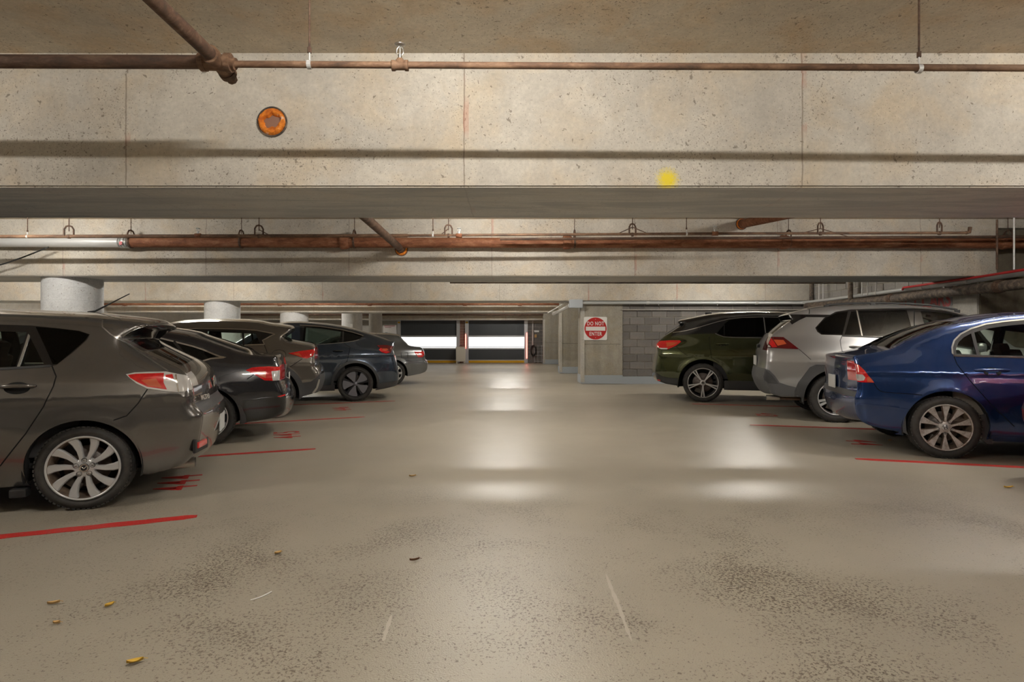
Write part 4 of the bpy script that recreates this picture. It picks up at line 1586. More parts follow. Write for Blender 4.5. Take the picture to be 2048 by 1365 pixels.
# ------------------------------------------------------------------ wheels
def make_wheel(spec, R, rr, width):
    h = width / 2
    root = bpy.data.objects.new('wheel', None)
    root.empty_display_size = .1
    COL.objects.link(root)
    # tyre (outer face at y = 0 facing +y, wheel extends to -width)
    prof = [(rr - .004, -h * .14), (rr + .008, -.004 - h * .08), (rr + .02, .0 - h * .03), ((R + rr) / 2 + .0, h * .03), (R - .030, -h * .01), (R - .012, -h * .12),
            (R - .003, -h * .26), (R, -h * .40)]
    for g in (.62, 1.0, 1.38):
        prof += [(R, -h * (g - .06)), (R - .008, -h * (g - .05)), (R - .008, -h * (g + .05)), (R, -h * (g + .06))]
    prof += [(R, -h * 1.6), (R - .003, -h * 1.74), (R - .012, -h * 1.88), (R - .03, -h * 1.99), ((R + rr) / 2, -h * 2.03), (rr + .02, -h * 1.95), (rr - .004, -h * 1.86)]
    MB().lathe(prof, (0, 0, 0), 'y', 72).build('tyre', 'tyre_rubber', root)
    mb = MB()
    nb = 60
    for k in range(nb):     # shoulder blocks
        a = 2 * math.pi * k / nb
        rot = Matrix.Rotation(-a, 3, 'Y')
        for yy in (-h * .2, -h * 1.8):
            mb.box(rot @ Vector((R - .006, yy, 0)), (.010, h * .24, R * 2 * math.pi / nb * .62), 0, rot)
    mb.build('tread_blocks', 'tyre_rubber', root)['kind'] = 'stuff'
    # rim barrel and lip
    d = spec.get('dish', .02)
    bar = MB().lathe([(rr + .002, -h * .10), (rr + .002, -h * .04), (rr - .004, -h * .02), (rr - .012, -h * .10), (rr - .016, -h * .30), (rr - .03, -h * .9), (rr - .035, -h * 1.9)], (0, 0, 0), 'y', 72)
    lip = MB().lathe([(rr + .003, -h * .12), (rr + .003, -h * .03), (rr - .003, -h * .01), (rr - .010, -h * .05), (rr - .012, -h * .16)], (0, 0, 0), 'y', 72)
    bar.build('rim_barrel', spec.get('barrel', 'rim_barrel'), root)
    lip.build('rim_lip', spec.get('lip', spec['mat']), root)
    MB().lathe([(0, -h * 1.0), (rr * .66, -h * 1.0), (rr * .66, -h * 1.12), (0, -h * 1.12)], (0, 0, 0), 'y', 48).build('brake_disc', 'brake_disc', root)
    MB().lathe([(0, -h * 1.5), (rr - .03, -h * 1.5)], (0, 0, 0), 'y', 40).build('inner_backing', 'liner', root)
    rot = Matrix.Rotation(.9, 3, 'Y')
    MB().box(rot @ Vector((rr * .62, -h * .95, 0)), (rr * .28, h * .5, rr * .6), .012, rot).build('brake_caliper', spec.get('caliper', 'steel_dark'), root)
    # spokes
    yhub = -h * .10 - d
    def yf(r):    # front face height by radius fraction
        return -h * .10 - d * (1 - r) ** 1.0 * 1.0
    for sp in spec['spokes']:
        for k in range(sp['n']):
            a0 = 2 * math.pi * (k + sp.get('ph', 0)) / sp['n']
            vs, fs, fm = [], [], []
            st = sp['st']     # (r frac, tangential offset frac, half width frac)
            ch = sp.get('ch', .72); th = sp.get('th', .045)
            for (r, s, hw) in st:
                y0 = yf(r) + sp.get('dy', 0)
                for q, yy in ((-hw, y0 - th), (-hw, y0 - .010), (-hw * ch, y0), (hw * ch, y0), (hw, y0 - .010), (hw, y0 - th)):
                    ux, uz = r * rr, (s + q) * rr
                    vs.append((ux * math.cos(a0) - uz * math.sin(a0), yy, ux * math.sin(a0) + uz * math.cos(a0)))
            nS = len(st)
            for i in range(nS - 1):
                for j in range(5):
                    fs.append((i * 6 + j, i * 6 + j + 1, (i + 1) * 6 + j + 1, (i + 1) * 6 + j)); fm.append(0 if j == 2 else 1)
            fs.append(tuple(range(6))); fm.append(1)
            fs.append(tuple(range((nS - 1) * 6, nS * 6))[::-1]); fm.append(1)
            o = mesh_obj(sp.get('name', 'spoke'), vs, fs, None, root, False, [sp.get('mat', spec['mat']), sp.get('side', sp.get('mat', spec['mat']))], fm)
            bm = bmesh.new(); bm.from_mesh(o.data); bmesh.ops.recalc_face_normals(bm, faces=bm.faces); bm.to_mesh(o.data); bm.free()
    # hub
    hr = spec.get('hub', .24) * rr
    y0 = yf(.2)
    MB().lathe([(0, y0 + .003), (hr * .8, y0 + .003), (hr, y0 - .006), (hr * 1.05, y0 - .05)], (0, 0, 0), 'y', 40).build('hub', spec.get('hubmat', spec['mat']), root)
    cr = spec.get('cap', .115) * rr
    cap = MB().lathe([(0, y0 + .010), (cr * .85, y0 + .009), (cr, y0 + .004), (cr, y0 - .002)], (0, 0, 0), 'y', 28).build('centre_cap', spec.get('capmat', 'rim_dark'), root)
    if spec.get('nuts'):
        nr = spec.get('nutr', .22) * rr
        for k in range(5):
            a = 2 * math.pi * (k + spec.get('nutph', .25)) / 5
            MB().lathe([(0, y0 + .008), (.008, y0 + .008), (.0105, y0 + .003), (.0105, y0 - .004)], (nr * math.cos(a), 0, nr * math.sin(a)), 'y', 10).build('lug_nut', 'nut_metal', root)
            MB().lathe([(.0125, y0 + .0015), (.017, y0 + .0040), (.019, y0 + .0032)], (nr * math.cos(a), 0, nr * math.sin(a)), 'y', 12).build('nut_seat', 'rim_barrel', root)
    em = spec.get('emblem')
    yy = y0 + .0105
    if em == 'wing':
        mb = MB().lathe([(cr * .62, yy), (cr * .78, yy + .002), (cr * .92, yy)], (0, 0, 0), 'y', 28)
        for s in (-1, 1):
            mb.tube([(s * cr * .62, yy + .001, cr * .28), (s * cr * .30, yy + .001, cr * .12), (0, yy + .001, -cr * .22)], [cr * .07, cr * .12, cr * .09], 6)
        mb.build('emblem', 'chrome', root)
    elif em == 'letter_h':
        mb = MB()
        for s in (-1, 1):
            mb.tube([(s * cr * .42, yy + .001, cr * .58), (s * cr * .30, yy + .001, 0), (s * cr * .36, yy + .001, -cr * .58)], cr * .10, 6)
        mb.tube([(-cr * .3, yy + .001, 0), (cr * .3, yy + .001, 0)], cr * .10, 6)
        mb.tube([(-cr * .72, yy, cr * .62), (0, yy, cr * .78), (cr * .72, yy, cr * .62), (cr * .58, yy, -cr * .62), (0, yy, -cr * .7), (-cr * .58, yy, -cr * .62), (-cr * .72, yy, cr * .62)], cr * .05, 6)
        mb.build('emblem', 'rim_dark', root)
    elif em == 'oval':
        mb = MB().lathe([(cr * .55, yy), (cr * .68, yy + .0015), (cr * .8, yy)], (0, 0, 0), 'y', 24)
        mb.build('emblem', 'chrome', root)
    return root

def front_end(wb, fo, xw, zw, zc=1.03, zh=.80, zb=.24, back=.42):
    """outline of windscreen, bonnet and nose (metres)"""
    xc = wb - back
    nose = wb + fo
    return [(xw, zw, 'windshield'), ((xw * .55 + xc * .45), zw * .55 + zc * .45 + .045, 'windshield'), (xc, zc, 'hood'), (xc + .4, zc - .035, 'hood'), (nose - .42, zh + .10, 'hood'),
            (nose - .16, zh, 'front_bumper'), (nose - .03, zh - .17, 'front_bumper'), (nose, zh - .32, 'front_bumper'), (nose - .05, .30, 'front_bumper'), (nose - .16, zb, 'under')]
BASEWM = {
    'roof': None,
}
def wmap(car, **kw):
    p = car.paint
    w = {
        'roof': [(1, 'roof', p)],
        'windshield': [(.90, 'windshield', 'glass_tint'), (1, 'window_pillar', p)],
        'rear_window': [(.86, 'rear_window', 'glass_tint'), (1, 'window_pillar', p)],
        'hood': [(1, 'hood', p)],
        'deck': [(1, 'boot_lid', p)],
        'tailgate': [(1, 'tailgate', p)],
        'rear_light_zone': [(.55, 'tailgate', p), (1, 'tail_light', 'lens_red')],
        'rear_bumper': [(1, 'rear_bumper', p)],
        'lower_bumper': [(1, 'lower_bumper', 'cladding')],
        'front_bumper': [(.6, 'grille', 'gloss_black'), (1, 'front_bumper', p)],
        'under': [(.60, 'underbody', 'liner')],
        'spoiler': [(1, 'spoiler', p)],
        'shelf': [(1, 'bumper_step', 'cladding')],
    }
    w.update(kw)
    return w

# ------------------------------------------------------------------ the parked cars
K1 = (0, 560, 2.5289); KA = (300, 640, 5.25); K2 = (300, 620, 4.875); KA2 = (460, 640, 6.825)
K3 = (540, 620, 5.689); KB = (600, 630, 7.186); KC = (760, 650, 10.5)
K8 = (1650, 610, 4.015); KD = (1700, 590, 5.885); KE = (1660, 680, 5.69); KF = (1800, 700, 5.25)
KG = (1500, 600, 5.25); K7 = (1490, 590, 4.357); K6 = (1290, 600, 5.933); KP = (0, 0, 1)

def twist(n=10):
    return dict(mat='rim_silver', barrel='rim_barrel_dirty', dish=.022, hub=.30, cap=.14, capmat='rim_dark', emblem='wing', nuts=True, nutr=.235,
                spokes=[dict(n=n, st=[(.20, -.02, .075), (.35, .02, .068), (.55, .045, .085), (.78, .03, .118), (.90, -.005, .135), (.965, -.03, .15)], side='rim_silver', th=.03)])

# ---- grey hatchback, nearest on the left
c = Car('hatchback_car', 'dark grey hatchback with silver twisted-spoke wheels and roof antenna', (166, 1022), 20.5, -1, .885, .97, 'paint_grey',
        tumble=.25, wheel_r=.302, wb=2.60, arch_r=.352, rear_taper=.15, rear_x=-.80, fillet=.06)
c.creases = [(.80, .01, .010, .035, -.8, 3.0)]
I = .045
con = c.px(KP, [(294, 950, 'under'), (336, 939, 'under'), (372, 927, 'rear_bumper'), (390, 908), (398, 885), (402, 862), (406, 840), (406, 826, 'shelf'), (396, 818), (388, 808, 'tailgate'),
                (386, 790), (385, 774, 'rear_light_zone'), (380, 758), (372, 748, 'tailgate'), (356, 737, 'rear_window'), (330, 725), (300, 711), (270, 696), (243, 679, 'spoiler'),
                (262, 665), (284, 656), (299, 653), (300, 648.5, 'roof'), (257, 643), (206, 638.5), (170, 635), (119, 633), (60, 630.5), (0, 628.5)], I)
con += [(1.30, 1.455, 'roof')] + front_end(2.60, .92, 1.55, 1.43, 1.02, .80)
con += [(2.60 + .40, .20, 'under'), (2.2, .19, 'under'), (.42, .19, 'under'), (-.40, .21, 'under')]
c.set_contour(con)
door = c.px(K1, [(262, 436), (284, 490), (270, 540), (222, 640), (130, 780), (0, 945)])
rd_top = c.px(K1, [(0, 228), (160, 233)])
c.layer('rear_door', door + [(.62, .24), (1.02, .24), (1.02, 1.40)] + rd_top, 'paint_grey')
c.layer('front_door', [(1.02, .24), (2.02, .24), (2.10, .6), (2.05, 1.02), (1.75, 1.25), (1.02, 1.40)], 'paint_grey')
dlo = c.px(K1, [(0, 228), (160, 233), (300, 247), (400, 259), (455, 277), (440, 305), (370, 368), (285, 433), (262, 438), (100, 449), (0, 455)])
c.layer('window_frame', dlo + [(1.9, .985), (1.98, 1.04), (1.62, 1.30), (1.30, 1.395), (1.0, 1.405)], 'gloss_black', -.002)
c.layer('door_window', c.px(K1, [(0, 263), (135, 266), (78, 443), (0, 447)]) + [(.93, .99), (.95, 1.35)], 'glass_clear', -.010, 'rear_door')
c.layer('vent_window', c.px(K1, [(150, 290), (226, 438), (106, 443)]), 'glass_clear', -.010, 'rear_door')
c.line('window_bar', c.px(K1, [(146, 285), (92, 443)]), 'chrome_dull', .014, .002)
c.layer('front_window', [(1.06, .99), (1.86, 1.0), (1.93, 1.04), (1.60, 1.28), (1.30, 1.365), (1.06, 1.37)], 'glass_tint', -.010, 'front_door')
c.layer('quarter_window', c.px(K1, [(180, 240), (300, 250), (400, 262), (450, 279), (430, 308), (365, 365), (290, 428), (266, 428)]), 'glass_privacy', -.006)
c.line('window_trim', c.px(K1, [(0, 451), (100, 446), (250, 436)]), 'trim_black', .016, .004)
bump = c.px(K1, [(745, 556), (700, 625), (640, 690), (575, 712), (640, 780), (720, 900), (740, 960), (745, 1000)])
c.layer('rear_bumper', bump + [(-1.15, .1), (-1.2, .66)] + c.px(K1, [(905, 572)]), 'paint_grey')
c.seam(bump[:4])
c.seam(door)
c.seam([(1.02, .24), (1.02, .97)])
c.line('hatch_edge', c.px(K1, [(512, 204), (518, 240), (560, 277), (606, 305), (700, 366), (850, 462)]), 'chrome_dull', .008, .001)
light = c.px(K1, [(637, 479), (680, 470), (760, 466), (840, 465), (930, 484), (964, 510), (985, 556), (900, 570), (845, 565), (745, 551), (690, 525), (655, 497)])
c.layer('tail_light', light, 'lens_clear', .006)
c.layer('red_lens', c.px(K1, [(648, 482), (690, 476), (830, 472), (828, 520), (845, 556), (745, 542), (695, 518), (660, 497)]), 'lens_red', .008, 'tail_light')
c.layer('amber_lens', c.px(K1, [(715, 508), (790, 500), (820, 545), (755, 540)]), 'lens_amber_red', .0085, 'tail_light')
c.layer('lens_divider', c.px(K1, [(885, 480), (893, 478), (908, 568), (900, 569)]), 'chrome', .009, 'tail_light')
c.layer('red_spot', c.px(K1, [(838, 482), (872, 478), (880, 500), (840, 505)]), 'lens_red', .0085, 'tail_light')
c.arch(0); c.arch(2.60)
c.build(wrapmap=wmap(c, rear_light_zone=[(.80, 'tailgate', 'paint_grey'), (1, 'tail_light', 'lens_clear')], spoiler=[(.98, 'spoiler_lip', 'gloss_black'), (1, 'spoiler', 'paint_grey')]))
c.wheels(twist(), .229)
hx, hz = c.px(K1, [(105, 540)])[0][:2]
c.handle(hx + .02, hz, .21, 'paint_grey', recess=(.075, .042, -.012, 'gap_black'))
c.interior(.05, 2.05, head=1.20)
# roof antenna, wiper, badge, exhaust, reflector
ax, az = c.px(K1, [(440, 186)], .62)[0]
mb = MB(); mb.tube([(ax, 0, az + .03), (ax - .05, 0, az + .045), (ax - .30, 0, az + .20)], [.014, .008, .004], 8)
mb.box((ax + .01, 0, az + .015), (.11, .05, .03), .012)
mb.build('roof_antenna', 'trim_black', c.root)
wx, wz = c.px(K1, [(960, 425)], .60)[0]
mb = MB().tube([(wx, .02, wz), (wx + .03, .12, wz + .03), (wx + .05, .40, wz + .05)], .010, 8); mb.box((wx + .01, 0, wz - .01), (.06, .07, .05), .015)
mb.build('rear_wiper', 'trim_black', c.root)
def rear_x(car, z):
    """rear-most outline x at height z"""
    m = np.abs(car.C[:, 1] - z) < .03
    m &= car.C[:, 0] < -.2
    return float(car.C[m, 0].min()) if m.any() else float(car.C[:, 0].min())
def rear_pt(car, y, z):
    xe = rear_x(car, z)
    ye = float(car.lift(np.array([[xe + .001, z]]))[0])
    return xe - .13 * max(0, ye * ye - y * y)
zb_ = c.px(K1, [(955, 612)])[0][1]
txt = text_mesh('badge', 'MAZDA3', .055, 'chrome', .003, .001, c.root, 'CENTER', 1.0)
bx = rear_pt(c, .50, zb_)
txt.matrix_local = Matrix(((0, .05, -1, bx - .010), (-1, 0, 0, .50), (0, 1, 0, zb_), (0, 0, 0, 1)))
txt.rotation_euler.z += -.12
o = MB().lathe([(0, 0), (.035, 0), (.05, .006), (.055, 0), (.045, -.004)], (0, 0, 0), 'x', 28).build('rear_emblem', 'chrome', c.root)
o.location = (rear_pt(c, 0, .88) - .004, 0, .86); o.rotation_euler.z = math.pi
for sgn in (1, -1):
    z_ = .40
    MB().box((rear_pt(c, .62, z_) + .004, sgn * .62, z_), (.03, .20, .05), .01, Matrix.Rotation(sgn * -.18, 3, 'Z')).build('bumper_reflector', 'reflector_red', c.root)
    MB().box((rear_pt(c, .62, z_) + .012, sgn * .60, z_ - .005), (.03, .30, .11), .02, Matrix.Rotation(sgn * -.18, 3, 'Z')).build('reflector_bezel', 'trim_black', c.root)
    MB().tube([(rear_pt(c, .55, .30) + .35, sgn * .55, .24), (rear_pt(c, .55, .30) + .02, sgn * .55, .24)], .04, 16, False).build('exhaust_tip', 'exhaust_steel', c.root)
c.plate(rear_pt(c, 0, .5) - .012, .50)
fx, fz = c.px(K1, [(105, 1075)])[0]
MB().box((fx, c.near * .78, fz), (.10, .10, .06), .012).build('jacking_bracket', 'trim_black', c.root)
CAR_HATCH = c

# ---- black sedan
c = Car('sedan_car', 'glossy black fastback sedan with two-tone wheels and chrome window line', (411, 893), 20, -1, .925, .93, 'paint_black',
        tumble=.30, wheel_r=.318, wb=2.78, arch_r=.365, rear_taper=.13, rear_x=-1.05, fillet=.05)
c.creases = [(.74, .0, .006, .04, -.55, 3.0)]
con = c.px(KA2, [(220, 1400, 'under'), (400, 1378), (620, 1340, 'rear_bumper'), (710, 1300), (760, 1240), (768, 1150), (768, 1060), (740, 985), (705, 900), (676, 835, 'rear_light_zone'),
                 (682, 760), (690, 690), (676, 625, 'tailgate'), (655, 570), (650, 530), (642, 496, 'deck'), (560, 502), (400, 498), (235, 472, 'rear_window')], .03)
con += c.px(KA, [(900, 332), (750, 278), (600, 228), (450, 182, 'roof'), (300, 152), (150, 131), (40, 120)], .03)
con += [(1.35, 1.47, 'roof')] + front_end(2.78, .95, 1.62, 1.44, 1.0, .78)
con += [(3.16, .20, 'under'), (2.3, .19, 'under'), (.45, .19, 'under'), (-.42, .23, 'under')]
c.set_contour(con)
dl = c.px(KA, [(560, 430), (555, 520), (540, 560)])
c.layer('rear_door', [(dl[0][0], dl[0][1])] + [(.42, .55), (.62, .26), (1.12, .26), (1.12, 1.40), (.75, 1.42), (.3, 1.25)], 'paint_black')
c.layer('front_door', [(1.12, .26), (2.12, .26), (2.15, .6), (2.10, 1.0), (1.8, 1.25), (1.12, 1.40)], 'paint_black')
g = c.px(KA, [(140, 207), (300, 247), (450, 285), (560, 322), (670, 372), (690, 390), (640, 406), (560, 430), (484, 462)])
c.layer('door_window', [(1.08, .985), (1.08, 1.37), (.85, 1.385)] + g, 'glass_privacy', -.006)
c.layer('front_window', [(1.14, .985), (1.98, .995), (2.02, 1.02), (1.70, 1.26), (1.40, 1.36), (1.14, 1.385)], 'glass_privacy', -.006)
c.line('window_trim', [(1.7, 1.28), (1.4, 1.38), (1.1, 1.40)] + c.px(KA, [(140, 203), (300, 243), (450, 281), (560, 317), (670, 364), (740, 390), (795, 398), (640, 410), (560, 434), (484, 466)]) + [(.9, .975), (2.0, .985)], 'chrome', .017, .005)
c.line('window_bar', c.px(KA, [(255, 235), (385, 400)]), 'gloss_black', .03, -.002)
c.seam([(.50, .93), (.44, .75), (.42, .55), (.62, .26)])
c.seam([(1.12, .26), (1.12, .96)])
c.layer('tail_light', c.px(KA2, [(215, 691), (300, 656), (400, 645), (520, 640), (690, 648), (690, 690), (684, 760), (672, 832), (580, 836), (470, 830), (350, 762), (270, 716)]), 'lens_red', .006)
c.layer('amber_lens', c.px(KA2, [(320, 716), (490, 706), (488, 800), (400, 765)]), 'lens_amber_red', .008, 'tail_light')
c.layer('reversing_lens', c.px(KA2, [(566, 706), (682, 694), (678, 832), (584, 834)]), 'lens_clear', .008, 'tail_light')
c.layer('bumper_reflector', c.px(KA2, [(650, 1047), (752, 1022), (758, 1040), (652, 1066)]), 'reflector_red', .006)
c.layer('lower_bumper', c.px(KA2, [(182, 1106), (480, 1068), (640, 1056), (775, 1060), (790, 1300), (640, 1345), (200, 1410)]), 'gloss_black', .003)
c.seam(c.px(KA2, [(320, 755), (235, 815)]))
c.layer('mud_flap', c.px(KA2, [(92, 1160), (140, 1165), (215, 1310), (225, 1420), (150, 1420)]), 'cladding', .015)
c.line('bumper_crease', c.px(KA2, [(90, 1012), (250, 965), (400, 870)]), 'paint_black', .012, .005)
c.arch(0); c.arch(2.78)
c.build(wrapmap=wmap(c, rear_light_zone=[(.62, 'tailgate', 'paint_black'), (1, 'tail_light', 'lens_red')], rear_bumper=[(.75, 'lower_bumper', 'gloss_black'), (1, 'rear_bumper', 'paint_black')]))
wedge = dict(mat='rim_machined', barrel='rim_dark', lip='rim_machined', dish=.015, hub=.25, cap=.14, nuts=True, emblem='letter_h', capmat='rim_silver', rot=.3,
             spokes=[dict(n=10, st=[(.2, 0, .06), (.5, 0, .07), (.7, 0, .085), (.965, .01, .105)], mat='rim_machined', side='rim_dark', th=.04),
                     dict(n=10, ph=.5, st=[(.2, 0, .03), (.6, 0, .09), (.95, 0, .16)], mat='rim_dark', side='rim_dark', dy=-.02, name='dark_web')])
c.wheels(wedge, .235)
c.interior(.1, 2.1, head=1.18)
# mud flap piece hanging lower
c.plate(rear_pt(c, 0, .8) - .01, .72)

# ---- bronze crossover
c = Car('crossover_car', 'bronze grey crossover with black wheel-arch cladding and sharp roof spoiler', (541, 838), 19, -1, .925, 1.02, 'paint_bronze',
        tumble=.25, wheel_r=.372, wb=2.75, arch_r=.425, rear_taper=.13, rear_x=-.95, fillet=.055)
c.creases = [(.86, .0, .012, .04, -1.0, 3.0)]
con = c.px(KA2, [(975, 1052, 'under'), (1090, 1022), (1150, 1006, 'lower_bumper'), (1198, 945), (1228, 840), (1230, 750, 'rear_bumper'), (1210, 692), (1160, 645, 'tailgate'), (1155, 540, 'rear_light_zone'),
                 (1160, 440), (1155, 388, 'tailgate'), (1125, 362, 'rear_window'), (1060, 350), (900, 326), (780, 303), (705, 243, 'spoiler'), (770, 190), (825, 150), (850, 116, 'roof'), (700, 96), (520, 76)], .03)
con += c.px(K2, [(1060, 129), (900, 116), (700, 111), (500, 114), (300, 126), (180, 146)], .03)
xw = con[-1][0]
con += front_end(2.75, .92, xw + .05, con[-1][1] - .02, 1.10, .90, .27)
con += [(3.2, .26, 'under'), (2.3, .25, 'under'), (.47, .25, 'under'), (-.45, .28, 'under')]
c.set_contour(con)
c.layer('rear_door', c.px(K2, [(1040, 203), (1115, 345), (1150, 440)]) + [(.10, .86), (.32, .72), (.50, .50), (.62, .32), (1.15, .32), (1.15, 1.45)], 'paint_bronze')
c.layer('front_door', [(1.15, .32), (2.05, .32), (2.15, .65), (2.1, 1.08), (1.8, 1.35), (1.15, 1.47)], 'paint_bronze')
top = c.px(K2, [(1215, 238), (1180, 230), (1040, 203), (900, 193), (700, 187), (440, 185), (300, 192), (180, 206)])
botr = c.px(K2, [(760, 354), (1115, 340), (1098, 300)])
c.layer('window_frame', [(1.9, 1.06)] + botr + top + [(2.0, 1.12)], 'gloss_black', -.002)
c.layer('door_window', c.px(K2, [(560, 212), (892, 222), (1030, 232), (1072, 333), (760, 348), (556, 356)]), 'glass_clear', -.010, 'rear_door')
c.layer('front_window', c.px(K2, [(430, 190), (300, 198), (200, 214)]) + [(1.95, 1.12), (1.86, 1.08), (1.2, 1.07)], 'glass_tint', -.010, 'front_door')
c.line('window_trim', botr + top + [(2.0, 1.12), (1.9, 1.06), botr[0]], 'chrome', .016, .004)
c.line('window_bar', c.px(K2, [(905, 225), (912, 345)]), 'gloss_black', .03, -.004)
c.seam(c.px(K2, [(1115, 345), (1150, 440)]) + [(.10, .86), (.32, .72)])
c.seam([(1.15, .32), (1.15, 1.06)])
c.layer('rear_bumper', c.px(KA2, [(980, 540), (820, 645), (900, 760), (985, 880), (1000, 1080), (1260, 1000), (1270, 700), (1160, 645), (1120, 590)]), 'paint_bronze')
c.seam(c.px(KA2, [(985, 538), (900, 595), (820, 645)]))
c.layer('lower_bumper', c.px(KA2, [(985, 866), (1100, 850), (1190, 790), (1240, 735), (1260, 830), (1160, 1010), (1090, 1030), (975, 1060)]), 'cladding', .004)
c.line('skid_strip', c.px(KA2, [(1222, 830), (1190, 935), (1140, 1000)]), 'chrome_dull', .035, .008)
c.layer('tail_light', c.px(KA2, [(797, 461), (950, 431), (1150, 406), (1160, 440), (1130, 500), (1050, 534), (1000, 524), (900, 490)]), 'lens_red', .006)
c.layer('amber_lens', c.px(KA2, [(860, 466), (940, 455), (985, 505), (900, 482)]), 'lens_amber_red', .008, 'tail_light')
fd = c.px(KA2, [(665 + 98 * math.cos(a), 482 + 68 * math.sin(a)) for a in np.linspace(0, 2 * math.pi, 25)[:-1]])
c.line('fuel_flap_gap', fd, 'gap_black', .006, -.004, True)
c.arch(0, (.505, 'cladding', 'arch_cladding')); c.arch(2.75, (.505, 'cladding', 'arch_cladding'))
c.layer('sill_cladding', [(.42, .2), (2.35, .2), (2.35, .36), (.42, .36)], 'cladding', .006)
c.build(wrapmap=wmap(c, rear_light_zone=[(.55, 'tailgate', 'paint_bronze'), (1, 'tail_light', 'lens_red')]))
five = dict(mat='rim_machined', barrel='rim_dark', lip='rim_machined', dish=.02, hub=.26, cap=.13, nuts=True, rot=.2,
            spokes=[dict(n=10, st=[(.2, 0, .05), (.5, 0, .055), (.965, .0, .085)], mat='rim_machined', side='rim_dark', th=.045),
                    dict(n=10, ph=.5, st=[(.2, 0, .03), (.6, 0, .05), (.95, 0, .07)], mat='rim_dark', side='rim_dark', dy=-.015, name='dark_spoke')])
c.wheels(five, .262)
c.interior(.2, 2.1, head=1.30, zf=.5, seat_z=.68)
ax, az = c.px(KA2, [(405, 42)], .62)[0]
MB().add([(ax + .06, 0, az - .02), (ax - .07, 0, az - .025), (ax - .06, 0, az + .035), (ax, .018, az - .02), (ax, -.018, az - .02)], [(0, 3, 2), (3, 1, 2), (0, 2, 4), (4, 2, 1)]).build('shark_fin_antenna', 'trim_black', c.root)
wx, wz = c.px(KA2, [(1080, 300)], .62)[0]
MB().box((wx, 0, wz - .02), (.05, .05, .05), .012).build('rear_wiper', 'trim_black', c.root)

# ---- midnight blue crossover
c = Car('crossover_car', 'midnight blue crossover with five-blade turbine wheel covers and sloping roof', (711, 803.7), 18, -1, .955, 1.02, 'paint_midnight',
        tumble=.32, wheel_r=.352, wb=2.89, arch_r=.425, rear_taper=.15, rear_x=-.92, fillet=.065)
c.creases = [(.93, -.01, .010, .04, -1.1, 3.0)]
con = c.px(KB, [(1062, 1090, 'under'), (1200, 1066), (1345, 1032, 'lower_bumper'), (1388, 1008), (1408, 950), (1416, 880), (1398, 800, 'rear_bumper'), (1388, 740), (1372, 650), (1348, 560, 'rear_light_zone'), (1330, 492), (1356, 465, 'tailgate'),
                (1348, 422, 'deck'), (1368, 388, 'deck'), (1280, 376, 'rear_window'), (1150, 331), (1000, 286), (800, 226, 'sunroof'), (600, 181), (400, 151), (200, 131), (0, 116)], .05)
con += c.px(K3, [(200, 151), (100, 166)], .05)
con += front_end(2.89, .88, con[-1][0] + .12, con[-1][1] - .03, 1.03, .82, .24)
con += [(3.34, .23, 'under'), (2.4, .22, 'under'), (.46, .22, 'under'), (-.46, .26, 'under')]
c.set_contour(con)
c.layer('rear_door', c.px(KB, [(625, 405), (720, 470), (705, 560), (690, 620), (672, 690)]) + [(.50, .42), (.56, .30), (1.2, .30), (1.2, 1.45)] + c.px(KB, [(600, 215)]), 'paint_midnight')
c.layer('front_door', [(1.2, .30), (2.2, .30), (2.25, .6), (2.2, 1.05), (1.9, 1.3), (1.2, 1.47)], 'paint_midnight')
gt = c.px(KB, [(908, 302), (760, 255), (600, 217), (300, 170), (0, 152)])
gb = c.px(KB, [(0, 452), (230, 435), (620, 405), (760, 385), (850, 362), (920, 325)])
c.layer('window_frame', gb + gt, 'gloss_black', -.002)
c.layer('door_window', c.px(KB, [(62, 170), (300, 186), (612, 234), (606, 398), (230, 428), (30, 445)]), 'glass_tint', -.008, 'rear_door')
c.layer('quarter_window', c.px(KB, [(634, 240), (760, 268), (900, 305), (866, 342), (800, 366), (624, 396)]), 'glass_privacy', -.008)
c.line('window_trim', gt, 'chrome', .014, .003)
c.line('window_trim', gb[:5], 'chrome_dull', .010, .003)
c.layer('front_window', [(1.22, 1.06), (2.05, 1.06), (2.12, 1.1), (1.8, 1.32), (1.5, 1.42), (1.22, 1.45)], 'glass_tint', -.008, 'front_door')
c.seam(c.px(KB, [(625, 408), (720, 470), (705, 560), (690, 620), (672, 690)]))
c.seam([(1.2, .30), (1.2, 1.04)])
c.layer('tail_light', c.px(KB, [(1105, 441), (1190, 436), (1280, 440), (1345, 468), (1330, 492), (1300, 552), (1240, 560), (1160, 502)]), 'lens_dark_red', .006)
c.layer('red_lens', c.px(KB, [(1130, 505), (1160, 480), (1290, 540), (1240, 560), (1170, 540)]), 'lens_red', .008, 'tail_light')
c.layer('light_bar', c.px(KB, [(1180, 490), (1255, 490), (1270, 512), (1200, 514)]), 'lens_amber_red', .009, 'tail_light')
c.layer('lower_bumper', c.px(KB, [(1135, 990), (1380, 955), (1440, 940), (1420, 1030), (1200, 1075), (1050, 1095)]), 'cladding', .004)
c.layer('mud_flap', c.px(KB, [(395, 1052), (480, 1052), (474, 1162), (440, 1140)]), 'cladding', .012)
c.arch(0, (.475, 'cladding', 'arch_cladding')); c.arch(2.89, (.475, 'cladding', 'arch_cladding'))
c.layer('sill_cladding', [(.40, .15), (2.5, .15), (2.5, .34), (.40, .34)], 'cladding', .006)
c.build(wrapmap=wmap(c, sunroof=[(.86, 'glass_roof', 'gloss_black'), (1, 'roof', 'paint_midnight')], roof=[(.86, 'glass_roof', 'gloss_black'), (1, 'roof', 'paint_midnight')],
                     rear_light_zone=[(.62, 'tailgate', 'paint_midnight'), (1, 'tail_light', 'lens_dark_red')]))
